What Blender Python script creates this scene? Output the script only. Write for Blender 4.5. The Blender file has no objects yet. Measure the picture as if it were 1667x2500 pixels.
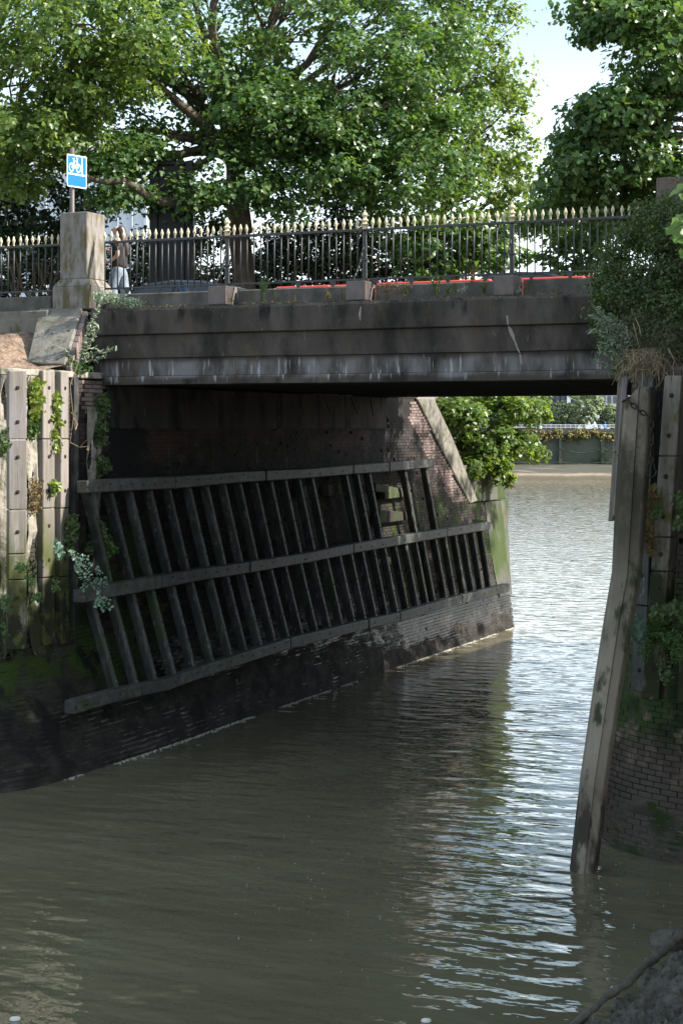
import bpy, math, random
import numpy as np
from mathutils import Vector, Matrix

# ------------------------------------------------------------------ camera, sky, sun
# frame: x = along the bridge to the right, y = through the bridge towards the river, z = up, low-tide water at z = 0
SC = bpy.context.scene
COL = SC.collection
F, HZ, TH = 4400.0, 1050.0, math.radians(24)
CAM = np.array([17.07, -27.53, 5.6])
cam_d = bpy.data.cameras.new('camera')
cam = bpy.data.objects.new('camera', cam_d); COL.objects.link(cam)
cam.location = CAM; cam.rotation_euler = (math.radians(90), 0, TH)
cam_d.sensor_fit = 'VERTICAL'; cam_d.sensor_height = 36; cam_d.sensor_width = 24
cam_d.lens = 36 * F / 2500; cam_d.shift_y = -(1250 - HZ) / 2500
cam_d.clip_end = 3000; cam_d.clip_start = .5
SC.camera = cam
SUN_EL, SUN_AZ = math.radians(36), math.radians(73)     # azimuth clockwise from +y
W = bpy.data.worlds.new('World'); SC.world = W; W.use_nodes = True
wn = W.node_tree; wn.nodes.clear()
sky = wn.nodes.new('ShaderNodeTexSky'); sky.sky_type = 'NISHITA'; sky.sun_disc = False
sky.sun_elevation = SUN_EL; sky.sun_rotation = SUN_AZ
sky.air_density = 1.0; sky.dust_density = 2.5; sky.ozone_density = 1.0
bgn = wn.nodes.new('ShaderNodeBackground'); bgn.inputs[1].default_value = .15
won = wn.nodes.new('ShaderNodeOutputWorld')
tcn = wn.nodes.new('ShaderNodeTexCoord'); cmap = wn.nodes.new('ShaderNodeMapping'); cmap.inputs['Scale'].default_value = (1, 1, 3)
cln = wn.nodes.new('ShaderNodeTexNoise'); cln.inputs['Scale'].default_value = 2.2; cln.inputs['Detail'].default_value = 5
crm = wn.nodes.new('ShaderNodeMapRange'); crm.inputs[1].default_value = .3; crm.inputs[2].default_value = .7; crm.inputs[3].default_value = .35; crm.inputs[4].default_value = .85
cmx = wn.nodes.new('ShaderNodeMix'); cmx.data_type = 'RGBA'; cmx.inputs[7].default_value = (4.9, 5.6, 6.0, 1)     # thin high cloud
wn.links.new(tcn.outputs['Generated'], cmap.inputs[0]); wn.links.new(cmap.outputs[0], cln.inputs[0]); wn.links.new(cln.outputs[0], crm.inputs[0])
csx = wn.nodes.new('ShaderNodeSeparateXYZ'); wn.links.new(tcn.outputs['Generated'], csx.inputs[0])                  # hazy sky: brightest near the horizon all round
crz = wn.nodes.new('ShaderNodeMapRange'); crz.interpolation_type = 'SMOOTHSTEP'; crz.inputs[1].default_value = .06; crz.inputs[2].default_value = .24
chz = wn.nodes.new('ShaderNodeMix'); chz.data_type = 'RGBA'; chz.inputs[6].default_value = (6.8, 7.5, 8.1, 1); chz.inputs[7].default_value = (2.1, 2.75, 3.0, 1)
wn.links.new(csx.outputs[2], crz.inputs[0]); wn.links.new(crz.outputs[0], chz.inputs[0]); wn.links.new(chz.outputs[2], cmx.inputs[7])
wn.links.new(crm.outputs[0], cmx.inputs[0]); wn.links.new(sky.outputs[0], cmx.inputs[6])
wn.links.new(cmx.outputs[2], bgn.inputs[0]); wn.links.new(bgn.outputs[0], won.inputs[0])
sun_d = bpy.data.lights.new('sun', 'SUN'); sun_d.energy = 4.6; sun_d.angle = math.radians(.53); sun_d.color = (1, .95, .85)
sun = bpy.data.objects.new('sun', sun_d); COL.objects.link(sun)
sdir = Vector((math.sin(SUN_AZ) * math.cos(SUN_EL), math.cos(SUN_AZ) * math.cos(SUN_EL), math.sin(SUN_EL)))
sun.rotation_euler = sdir.to_track_quat('Z', 'Y').to_euler(); sun.location = sdir * 60
vs = SC.view_settings
vs.view_transform = 'Standard'; vs.look = 'None'; vs.gamma = 1; vs.exposure = 1.3; vs.use_curve_mapping = False
try:
    SC.cycles.max_bounces = 8; SC.cycles.diffuse_bounces = 4; SC.cycles.glossy_bounces = 3
    SC.cycles.transmission_bounces = 4; SC.cycles.transparent_max_bounces = 4
    SC.cycles.sample_clamp_indirect = 6
    SC.cycles.caustics_reflective = False; SC.cycles.caustics_refractive = False
except Exception:
    pass

# ------------------------------------------------------------------ measuring helpers (photo pixel -> point on a real plane)
H_ = np.array([-math.sin(TH), math.cos(TH), 0]); R_ = np.array([math.cos(TH), math.sin(TH), 0]); U_ = np.array([0, 0, 1.])
def ray(px, py): return H_ + R_ * ((px - 833.5) / F) + U_ * ((HZ - py) / F)
def on(px, py, ax, val):
    d = ray(px, py); return CAM + d * ((val - CAM[ax]) / d[ax])
def at_d(px, py, Y): return CAM + ray(px, py) * Y
rng = np.random.default_rng(7); random.seed(7)
def V(p): return Vector((float(p[0]), float(p[1]), float(p[2])))
def sstep(a, b, x):
    t = np.clip((x - a) / (b - a), 0, 1); return t * t * (3 - 2 * t)

# ------------------------------------------------------------------ materials
def mk(name, stops, scale=3, stretch=(1, 1, 1), rough=.8, bump=.3, bscale=None, bdist=.02, spec=.3, layers=(), vary=0, detail=6, metallic=0, zj=1.4):
    """procedural material: noise ramp base; layers = (colour, noise scale, stretch, lo, hi, (z0, z1, z2, z3) height window or None[, roughness])"""
    m = bpy.data.materials.new(name); m.use_nodes = True; nt = m.node_tree; N = nt.nodes; L = nt.links
    b = N['Principled BSDF']; geo = N.new('ShaderNodeNewGeometry')
    def noise(sc, st, det=detail, ofs=0, ro=.6):
        mp = N.new('ShaderNodeMapping'); mp.inputs['Scale'].default_value = st; mp.inputs['Location'].default_value = (ofs, ofs * 1.7, ofs * .6)
        L.new(geo.outputs['Position'], mp.inputs['Vector'])
        n = N.new('ShaderNodeTexNoise'); n.inputs['Scale'].default_value = sc; n.inputs['Detail'].default_value = det; n.inputs['Roughness'].default_value = ro
        L.new(mp.outputs[0], n.inputs['Vector']); return n.outputs['Fac']
    def rng_map(src, a, bb, c=0, d=1):
        r = N.new('ShaderNodeMapRange'); r.interpolation_type = 'SMOOTHSTEP'
        for i, v in ((1, a), (2, bb), (3, c), (4, d)): r.inputs[i].default_value = v
        L.new(src, r.inputs[0]); return r.outputs[0]
    def math_(op, x, y):
        k = N.new('ShaderNodeMath'); k.operation = op
        for i, v in enumerate((x, y)):
            if isinstance(v, (int, float)): k.inputs[i].default_value = v
            else: L.new(v, k.inputs[i])
        return k.outputs[0]
    def mixc(fac, a, c):
        k = N.new('ShaderNodeMix'); k.data_type = 'RGBA'
        if isinstance(fac, (int, float)): k.inputs[0].default_value = fac
        else: L.new(fac, k.inputs[0])
        for i, v in ((6, a), (7, c)):
            if isinstance(v, tuple): k.inputs[i].default_value = (*v, 1)
            else: L.new(v, k.inputs[i])
        return k.outputs[2]
    rp = N.new('ShaderNodeValToRGB'); e = rp.color_ramp.elements
    n0 = noise(scale, stretch)
    k = len(stops)
    for i, c in enumerate(stops):
        p = .5 if k == 1 else .28 + .44 * i / (k - 1)
        if i < 2: el = e[i]; el.position = p
        else: el = e.new(p)
        el.color = (*c, 1)
    if k == 1: e[1].color = (*stops[0], 1); e[1].position = .8
    L.new(n0, rp.inputs[0]); col = rp.outputs[0]
    rg = rough
    if vary:
        oi = N.new('ShaderNodeObjectInfo')
        s = math_('FRACT', math_('ADD', geo.outputs['Random Per Island'], oi.outputs['Random']), 0)
        f = rng_map(s, 0, 1, 1 - vary, 1 + vary)
        hs = N.new('ShaderNodeHueSaturation'); L.new(col, hs.inputs['Color']); L.new(f, hs.inputs['Value']); col = hs.outputs[0]
    sep = None
    for i, ly in enumerate(layers):
        c, sc, st, lo, hi, zw = ly[:6]
        mask = rng_map(noise(sc, st, ofs=3.1 * (i + 1)), lo, hi)
        if zw:
            if sep is None: sep = N.new('ShaderNodeSeparateXYZ'); L.new(geo.outputs['Position'], sep.inputs[0])
            zz = math_('ADD', sep.outputs[2], math_('MULTIPLY', math_('SUBTRACT', noise(1.3, (1, 1, .6), 5, 9), .5), zj))
            mask = math_('MULTIPLY', mask, math_('MULTIPLY', rng_map(zz, zw[0], zw[1]), rng_map(zz, zw[2], zw[3], 1, 0)))
        col = mixc(mask, col, c)
        if len(ly) > 6:
            k_ = N.new('ShaderNodeMix'); k_.data_type = 'FLOAT'; L.new(mask, k_.inputs[0])
            if isinstance(rg, (int, float)): k_.inputs[2].default_value = rg
            else: L.new(rg, k_.inputs[2])
            k_.inputs[3].default_value = ly[6]; rg = k_.outputs[0]
    L.new(col, b.inputs['Base Color'])
    if isinstance(rg, (int, float)): b.inputs['Roughness'].default_value = rg
    else: L.new(rg, b.inputs['Roughness'])
    b.inputs['Metallic'].default_value = metallic
    b.inputs['Specular IOR Level'].default_value = spec
    if bump:
        bp = N.new('ShaderNodeBump'); bp.inputs['Strength'].default_value = bump; bp.inputs['Distance'].default_value = bdist
        L.new(noise(bscale or scale * 4, stretch, 8, 5), bp.inputs['Height']); L.new(bp.outputs[0], b.inputs['Normal'])
    return m

def leaf_mat(name, cols, trans=.35, rough=.45, tcol=None):
    m = bpy.data.materials.new(name); m.use_nodes = True; nt = m.node_tree; N = nt.nodes; L = nt.links
    b = N['Principled BSDF']; out = N['Material Output']; geo = N.new('ShaderNodeNewGeometry')
    rp = N.new('ShaderNodeValToRGB'); e = rp.color_ramp.elements
    for i, c in enumerate(cols):
        p = i / max(1, len(cols) - 1)
        el = e[i] if i < 2 else e.new(p)
        el.position = p; el.color = (*c, 1)
    L.new(geo.outputs['Random Per Island'], rp.inputs[0])
    L.new(rp.outputs[0], b.inputs['Base Color']); b.inputs['Roughness'].default_value = rough; b.inputs['Specular IOR Level'].default_value = .5
    t = N.new('ShaderNodeBsdfTranslucent'); mx = N.new('ShaderNodeMixShader'); mx.inputs[0].default_value = trans
    g = N.new('ShaderNodeMix'); g.data_type = 'RGBA'; g.blend_type = 'MULTIPLY'; g.inputs[0].default_value = 1
    L.new(rp.outputs[0], g.inputs[6]); g.inputs[7].default_value = (*(tcol or (1.9, 1.7, .7)), 1)
    L.new(g.outputs[2], t.inputs[0]); L.new(b.outputs[0], mx.inputs[1]); L.new(t.outputs[0], mx.inputs[2]); L.new(mx.outputs[0], out.inputs[0])
    return m

M = {}
M['concrete'] = mk('sooty concrete', [(.040, .034, .030), (.072, .061, .053), (.112, .097, .085)], 1.2, (1, 1, .5), .9, .5, 14, .02, .2, zj=.22, layers=[
    ((.016, .015, .015), 5, (1, 1, .25), .5, .68, (7.35, 7.6, 7.9, 8.0)),
    ((.10, .075, .05), 2.2, (1, 1, .5), .55, .75, None), ((.022, .020, .018), 2.2, (1, 1, .5), .42, .72, None), ((.15, .135, .12), 13, (1, 1, .3), .62, .74, None),
    ((.19, .18, .185), 2.2, (1, 1, .3), .36, .66, (6.45, 6.54, 6.74, 6.86)),
    ((.34, .335, .35), 14, (1, 1, .09), .57, .66, (6.42, 6.5, 6.75, 6.86)),
    ((.19, .17, .11), 30, (1, 1, 1), .58, .68, (7.6, 7.72, 9, 9.1))])
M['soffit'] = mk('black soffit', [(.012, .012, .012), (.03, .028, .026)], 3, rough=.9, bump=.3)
M['upstand'] = mk('grey parapet stone', [(.05, .046, .042), (.10, .088, .078), (.15, .13, .115)], 2.5, (1, 1, .7), .9, .4, 22, layers=[
    ((.07, .07, .03), 6, (1, 1, .6), .55, .7, None)])
M['pillar'] = mk('pinkish granite', [(.165, .152, .142), (.235, .215, .208)], 6, rough=.85, bump=.35, bscale=60, bdist=.006, layers=[
    ((.10, .085, .045), 9, (1, 1, .3), .40, .66, None), ((.08, .07, .045), 4, (1, 1, .5), .56, .72, (7.4, 7.6, 8.2, 8.6))])
M['block'] = mk('brownish granite', [(.12, .10, .092), (.18, .15, .14)], 6, rough=.9, bump=.35, bscale=60, bdist=.006)
M['pillar_dark'] = mk('weathered granite', [(.12, .09, .075), (.2, .155, .13)], 4, (1, 1, .4), .9, .35, 50, .006, layers=[((.06, .05, .035), 5, (1, 1, .25), .5, .65, None)])
M['render'] = mk('pale wall render', [(.16, .14, .115), (.30, .27, .23), (.38, .35, .30)], 2.2, rough=.95, bump=.8, bscale=9, bdist=.05, layers=[
    ((.06, .065, .035), 3, (1, 1, .6), .48, .64, None),
    ((.035, .04, .018), 2.5, (1, 1, .6), .36, .5, (-2, -1, 3.2, 4.4)), ((.022, .02, .017), 2.5, (1, 1, 3), .3, .45, (-3, -2, 1.1, 1.7), .45)])
M['mortar'] = mk('dark mortar', [(.010, .009, .009), (.02, .018, .017), (.034, .03, .028)], 2, rough=.9, bump=.6, bscale=20, layers=[
    ((.035, .05, .012), 2.0, (1, 1, .7), .46, .62, (1.0, 1.6, 3.4, 4.4)), ((.03, .026, .023), 3, (1, 1, 3), .3, .4, (-3, -2, 1.0, 1.6), .38)])
M['brick'] = mk('sooty brick', [(.018, .015, .014), (.034, .026, .024), (.058, .043, .039)], 1.6, rough=.85, bump=.4, bscale=45, bdist=.008, vary=.45, layers=[
    ((.20, .18, .15), 5, (1, 1, .4), .64, .74, (3.6, 4.2, 7, 8)),
    ((.012, .011, .011), 1.0, (1, 1, .7), .42, .58, (4.4, 4.8, 7, 8)),
    ((.03, .05, .010), 1.6, (1, 1, .7), .42, .58, (1.3, 1.8, 3.4, 4.2)), ((.028, .024, .021), 2, (1, 1, 3), .25, .4, (-3, -2, 1.2, 1.7), .36),
    ((.12, .11, .10), 4, (.6, .6, 5), .60, .68, (-.5, 0, 1.1, 1.5), .4)])
M['brick_soot_shade'] = mk('sooty brick darkened for shade', [(.010, .0095, .009), (.024, .020, .018), (.046, .037, .033)], 1.6, rough=.85, bump=.4, bscale=45, bdist=.008, vary=.3, layers=[  # sooty brick copy for under the deck, shade put into its colour
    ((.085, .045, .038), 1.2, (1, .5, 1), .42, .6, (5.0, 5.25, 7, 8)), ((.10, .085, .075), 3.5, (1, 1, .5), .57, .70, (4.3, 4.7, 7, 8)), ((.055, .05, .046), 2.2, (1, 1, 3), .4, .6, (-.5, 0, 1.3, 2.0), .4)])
M['pink_brick'] = mk('pinkish brick', [(.115, .085, .08), (.175, .13, .122), (.25, .195, .182)], 2, rough=.9, bump=.3, bscale=40, bdist=.008, vary=.22, layers=[
    ((.09, .06, .05), 2.5, (1, 1, 1), .55, .7, None)])
M['stone'] = mk('grey coping stone', [(.10, .092, .08), (.165, .152, .132), (.22, .205, .18)], 3, rough=.9, bump=.5, bscale=30, layers=[
    ((.06, .055, .04), 7, (1, 1, .5), .55, .7, None), ((.07, .08, .03), 3, (1, 1, 1), .55, .7, None)])
M['panel'] = mk('tidal concrete', [(.065, .062, .054), (.12, .116, .104)], 2, (1, 1, .4), .9, .4, 25, layers=[
    ((.035, .055, .012), 2.2, (1, 1, .4), .40, .56, (1.2, 1.8, 4.0, 4.5)), ((.05, .05, .035), 4, (1, 1, .3), .55, .7, None),
    ((.03, .028, .025), 2, (1, 1, 2), .3, .45, (-3, -2, 1.0, 1.5), .4)])
M['timber'] = mk('weathered oak', [(.145, .128, .113), (.225, .20, .178), (.30, .275, .247)], 5, (2.4, 2.4, .12), .85, .5, 22, .012, .2, vary=.15, layers=[
    ((.08, .055, .04), 22, (2.5, 2.5, .05), .62, .68, None), ((.25, .23, .24), 2, (1, 1, .5), .5, .7, None),
    ((.075, .085, .028), 3, (1, 1, .4), .36, .52, (-1, 0, 3.3, 4.4)), ((.028, .028, .018), 5, (1, 1, .6), .40, .52, (-1, 0, 2.6, 3.6))])
M['timber_grey'] = mk('grey fender timber', [(.12, .10, .085), (.19, .165, .14), (.25, .22, .19)], 4, (2.4, 2.4, .12), .9, .5, 22, .012, .2, vary=.12, layers=[
    ((.05, .037, .03), 22, (2.5, 2.5, .05), .6, .68, None), ((.09, .08, .03), 4, (1, 1, .5), .52, .68, None),
    ((.03, .033, .016), 3, (1, 1, .5), .36, .5, (-1, 0, 3.6, 4.4))])
M['frame'] = mk('black tarred timber', [(.012, .0125, .012), (.034, .034, .033), (.075, .075, .07)], 5, (1.5, 1.5, .5), .6, .6, 26, .012, .4, vary=.3, layers=[
    ((.03, .045, .018), 2, (1, 1, .8), .5, .65, (-1, 0, 3.4, 4.2)), ((.14, .14, .14), 14, (1, 1, .3), .6, .68, None)])
M['rail'] = mk('worn rail timber', [(.025, .025, .024), (.055, .054, .051), (.10, .098, .092)], 5, (1, 1, 1), .6, .7, 22, .015, .4, vary=.25, layers=[
    ((.03, .045, .018), 2, (1, 1, .8), .5, .65, (-1, 0, 3.4, 4.2)), ((.012, .012, .012), 9, (1, 1, 2), .58, .68, None)])
M['pile'] = mk('worn concrete pile', [(.14, .118, .095), (.22, .185, .15), (.28, .24, .195)], 2.2, (1, 1, .4), .9, .5, 30, .012, .2, layers=[
    ((.055, .048, .034), 1.6, (1, 1, .4), .3, .5, (3.0, 4.6, 8, 9)), ((.05, .055, .03), 3.5, (1, 1, .5), .54, .66, None),
    ((.3, .26, .16), 60, (1, 1, .7), .63, .67, (4.6, 5.2, 8, 9)), ((.05, .042, .034), 4, (1, 1, .4), .35, .5, (-2, -1, .7, 1.1)),
    ((.06, .053, .045), 14, (1, 1, .15), .62, .7, None)])
M['iron'] = mk('black painted iron', [(.016, .016, .018), (.035, .034, .036)], 12, rough=.45, bump=.2, bscale=60, bdist=.003, spec=.5)
M['rust'] = mk('rusty iron', [(.018, .015, .013), (.05, .035, .026)], 20, rough=.8, bump=.4, bscale=60, bdist=.004)
M['gold'] = mk('faded gold paint', [(.50, .42, .27), (.62, .55, .39)], 10, rough=.55, bump=.1, bscale=50, bdist=.002, vary=.1, layers=[((.25, .19, .1), 30, (1, 1, 1), .66, .72, None)])
M['white'] = mk('white sign paint', [(.80, .80, .80)], rough=.4, bump=0)
M['blue'] = mk('sign blue', [(.0, .13, .38)], rough=.4, bump=0)
M['pole'] = mk('brown grey pole paint', [(.10, .085, .085), (.13, .11, .11)], 8, rough=.5, bump=.1)
M['red'] = mk('red barrier plastic', [(.62, .075, .06), (.70, .10, .08)], 3, rough=.5, bump=.05)
M['black'] = mk('black rubber', [(.012, .012, .012)], rough=.7, bump=0)
M['car_dark'] = mk('dark blue car paint', [(.012, .014, .02)], rough=.18, bump=0, spec=.6)
M['car_black'] = mk('black car paint', [(.008, .008, .01)], rough=.15, bump=0, spec=.6)
M['glass'] = mk('dark car glass', [(.02, .025, .03)], rough=.06, bump=0, spec=.7)
M['chrome'] = mk('alloy', [(.45, .45, .46)], rough=.3, bump=0, metallic=1)
M['asphalt'] = mk('asphalt', [(.04, .04, .042), (.06, .06, .06)], 8, rough=.9, bump=.3, bscale=80)
M['paving'] = mk('paving', [(.18, .17, .155), (.25, .235, .215)], 3, rough=.9, bump=.3, bscale=40)
M['earth'] = mk('dry brown earth', [(.13, .085, .06), (.24, .165, .12), (.36, .26, .2)], 9, rough=1, bump=1, bscale=16, bdist=.06, layers=[((.09, .07, .05), 3, (1, 1, 1), .5, .65, None)])
M['mud'] = mk('wet grey mud', [(.085, .072, .058), (.14, .12, .098), (.20, .175, .145)], 7, rough=.45, bump=1, bscale=26, bdist=.09, spec=.5)
M['beach'] = mk('pebble beach', [(.16, .125, .09), (.27, .215, .16)], 1.2, rough=.95, bump=.3, zj=.25, layers=[((.06, .057, .045), .6, (.3, 1, 3), .28, .45, (.30, .42, 9, 10)), ((.09, .07, .045), 2, (1, 1, 1), .2, .3, (-2, -1, .1, .22))])
M['farwall'] = mk('mossy river wall', [(.075, .088, .07), (.115, .125, .10)], .3, (1, 1, 2), .95, .3, layers=[((.04, .06, .03), .35, (1, 1, 1), .5, .6, None)])
M['skin'] = mk('skin', [(.42, .25, .185)], rough=.6, bump=0)
M['hair'] = mk('dark brown hair', [(.025, .015, .012), (.06, .035, .028)], 30, (3, 3, .2), .4, .3, 80, .004, .5)
M['shirt'] = mk('black cotton', [(.022, .02, .02), (.035, .032, .032)], 8, rough=.9, bump=.4, bscale=14)
M['jeans'] = mk('washed denim', [(.10, .135, .18), (.27, .32, .37)], 9, (1, 1, .6), .9, .4, 30)
M['building'] = mk('pale metal cladding', [(.62, .66, .72), (.70, .73, .78)], .3, rough=.5, bump=0)
M['bglass'] = mk('pale office glazing', [(.42, .48, .56), (.55, .60, .68)], .4, rough=.15, bump=0, spec=.6)
M['dark_panel'] = mk('black gloss panel', [(.006, .006, .007)], rough=.4, bump=0, spec=.2)
M['far_dark'] = mk('dark far facade', [(.03, .04, .06), (.05, .06, .085)], .3, rough=.5, bump=0)
M['bark'] = mk('plane bark', [(.045, .036, .028), (.09, .07, .054), (.15, .125, .09)], 5, (1, 1, .5), .9, .6, 18, .03)
M['twig'] = mk('brown twig', [(.07, .05, .035), (.16, .115, .08)], 8, rough=.9, bump=0)
M['straw'] = mk('dry straw', [(.18, .13, .08), (.30, .23, .15)], 8, rough=.9, bump=0, vary=.3)
M['debris_glint'] = mk('pale foam and edge glint', [(.6, .58, .52)], rough=.8, bump=0)  # floating foam and scraps, also the painted waterline glint
M['leaf_plane'] = leaf_mat('plane leaf', [(.038, .09, .026), (.06, .135, .036), (.095, .17, .044), (.07, .145, .06), (.125, .19, .055), (.05, .11, .042)], .42, .36)
M['leaf_dark'] = leaf_mat('dark hedge leaf', [(.012, .026, .009), (.025, .05, .014), (.035, .065, .02)], .25, .4)
M['leaf_sun_tint'] = leaf_mat('plane leaf tinted for sun', [(.05, .10, .026), (.12, .19, .045), (.07, .14, .035), (.18, .24, .075), (.10, .17, .05)], .5, .38)  # yellower plane leaf copy, sunlight put into its colour
M['leaf_ivy'] = leaf_mat('ivy leaf', [(.035, .062, .016), (.06, .10, .026), (.085, .125, .038)], .25, .5)
M['leaf_lime'] = leaf_mat('lime creeper leaf', [(.12, .18, .03), (.19, .26, .05), (.26, .31, .07)], .35)
M['leaf_mid'] = leaf_mat('mid green leaf', [(.035, .085, .016), (.06, .12, .025), (.09, .15, .035)], .35)
M['leaf_silver'] = leaf_mat('silvery leaf', [(.14, .19, .12), (.24, .29, .2), (.36, .41, .3)], .25, .6, (1.3, 1.3, .9))
M['leaf_pale'] = leaf_mat('pale blue green leaf', [(.10, .19, .13), (.15, .25, .18), (.2, .31, .22)], .25, .5, (1.3, 1.4, 1))
M['leaf_spray'] = leaf_mat('fresh leaf', [(.09, .17, .03), (.12, .21, .04)], .3)
M['leaf_olive'] = leaf_mat('olive leaf', [(.04, .055, .022), (.07, .08, .035), (.11, .10, .05), (.05, .07, .03)], .25, .5)
M['leaf_dry'] = leaf_mat('dry leaf', [(.13, .08, .035), (.22, .15, .06), (.16, .13, .05)], .25, .7, (1.3, 1.1, .7))
M['leaf_far'] = leaf_mat('far shrub leaf', [(.14, .19, .10), (.19, .25, .14), (.25, .28, .16)], .3, .7, (1.3, 1.3, .8))  # pale tones, distance haze put into the leaf colour
M['leaf_ochre'] = leaf_mat('ochre shrub leaf', [(.22, .2, .07), (.3, .25, .1), (.16, .17, .07)], .3, .7, (1.3, 1.2, .8))

def water_mat():
    m = bpy.data.materials.new('silty river water'); m.use_nodes = True; nt = m.node_tree; N = nt.nodes; L = nt.links
    b = N['Principled BSDF']; geo = N.new('ShaderNodeNewGeometry')
    b.inputs['Roughness'].default_value = .04; b.inputs['IOR'].default_value = 1.5; b.inputs['Specular IOR Level'].default_value = .7
    def noise(sc, st, det, rot=0):
        mp = N.new('ShaderNodeMapping'); mp.inputs['Scale'].default_value = st; mp.inputs['Rotation'].default_value = (0, 0, rot)
        L.new(geo.outputs['Position'], mp.inputs['Vector'])
        n = N.new('ShaderNodeTexNoise'); n.inputs['Scale'].default_value = sc; n.inputs['Detail'].default_value = det; n.inputs['Roughness'].default_value = .45
        L.new(mp.outputs[0], n.inputs['Vector']); return n.outputs['Fac']
    def m2(op, x, y):
        k = N.new('ShaderNodeMath'); k.operation = op
        for i, v in enumerate((x, y)):
            if isinstance(v, (int, float)): k.inputs[i].default_value = v
            else: L.new(v, k.inputs[i])
        return k.outputs[0]
    rp = N.new('ShaderNodeValToRGB'); rp.color_ramp.elements[0].color = (.118, .102, .062, 1); rp.color_ramp.elements[1].color = (.152, .133, .083, 1)
    rp.color_ramp.elements[0].position = .35; rp.color_ramp.elements[1].position = .65
    L.new(noise(.35, (1, 1, 1), 2), rp.inputs[0]); L.new(rp.outputs[0], b.inputs['Base Color'])
    hgt = m2('ADD', m2('MULTIPLY', noise(2.0, (.55, 1.25, 1), .9, TH), WAVE[0]), m2('ADD', m2('MULTIPLY', noise(5.5, (.7, 1.2, 1), 1.5, TH + .3), WAVE[1]), m2('MULTIPLY', noise(13, (1, 1, 1), 1, .2), WAVE[2])))
    sp = N.new('ShaderNodeSeparateXYZ'); L.new(geo.outputs['Position'], sp.inputs[0])      # the open river lies calmer than the creek
    cr = N.new('ShaderNodeMapRange'); cr.interpolation_type = 'SMOOTHSTEP'
    for i, v in ((1, 0), (2, 34), (3, 1.0), (4, .85)): cr.inputs[i].default_value = v
    L.new(sp.outputs[1], cr.inputs[0]); hgt = m2('MULTIPLY', hgt, cr.outputs[0])
    bp = N.new('ShaderNodeBump'); bp.inputs['Strength'].default_value = 1; bp.inputs['Distance'].default_value = 1
    L.new(hgt, bp.inputs['Height']); L.new(bp.outputs[0], b.inputs['Normal'])
    return m
WAVE = (.042, .0085, .0006)
M['water'] = water_mat()

# ------------------------------------------------------------------ mesh builder and scene-graph helpers
ORG = {}
class MB:
    def __init__(s): s.v = []; s.f = []
    def add(s, vs, fs):
        o = len(s.v); s.v += [tuple(map(float, p)) for p in vs]; s.f += [[i + o for i in f] for f in fs]; return s
    def hexa(s, p):  # 4 bottom ccw, 4 top ccw
        return s.add(p, [[3, 2, 1, 0], [4, 5, 6, 7], [0, 1, 5, 4], [1, 2, 6, 5], [2, 3, 7, 6], [3, 0, 4, 7]])
    def box(s, x0, x1, y0, y1, z0, z1):
        return s.hexa([(x0, y0, z0), (x1, y0, z0), (x1, y1, z0), (x0, y1, z0), (x0, y0, z1), (x1, y0, z1), (x1, y1, z1), (x0, y1, z1)])
    def obox(s, c, a, b, n):  # oriented box: centre and three half-axis vectors
        c, a, b, n = map(np.array, (c, a, b, n))
        return s.hexa([c - a - b - n, c + a - b - n, c + a + b - n, c - a + b - n, c - a - b + n, c + a - b + n, c + a + b + n, c - a + b + n])
    def prism(s, poly, off):
        k = len(poly); a = [np.array(p, float) for p in poly]; b = [p + np.array(off) for p in a]
        return s.add(a + b, [list(range(k))[::-1], list(range(k, 2 * k))] + [[i, (i + 1) % k, k + (i + 1) % k, k + i] for i in range(k)])
    def sweep(s, sections, closed_ends=True):
        k = len(sections[0]); vs = [p for sec in sections for p in sec]; fs = []
        for j in range(len(sections) - 1):
            for i in range(k):
                fs.append([j * k + i, j * k + (i + 1) % k, (j + 1) * k + (i + 1) % k, (j + 1) * k + i])
        if closed_ends: fs += [list(range(k))[::-1], [(len(sections) - 1) * k + i for i in range(k)]]
        return s.add(vs, fs)
    def tube(s, path, rad, n=8):
        path = [np.array(p, float) for p in path]
        if not hasattr(rad, '__len__'): rad = [rad] * len(path)
        secs = []; ref = None
        for i, p in enumerate(path):
            d = path[min(i + 1, len(path) - 1)] - path[max(i - 1, 0)]; d = d / (np.linalg.norm(d) + 1e-9)
            if ref is None: ref = np.array([0, 0, 1.]) if abs(d[2]) < .9 else np.array([1., 0, 0])
            a = np.cross(d, ref); a /= np.linalg.norm(a) + 1e-9; b = np.cross(d, a); ref = -b if False else ref
            secs.append([p + rad[i] * (math.cos(2 * math.pi * k / n) * a + math.sin(2 * math.pi * k / n) * b) for k in range(n)])
        return s.sweep(secs)
    def lathe(s, prof, c=(0, 0, 0), n=12):
        return s.sweep([[(c[0] + r * math.cos(2 * math.pi * k / n), c[1] + r * math.sin(2 * math.pi * k / n), c[2] + z) for k in range(n)] for r, z in prof])

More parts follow.
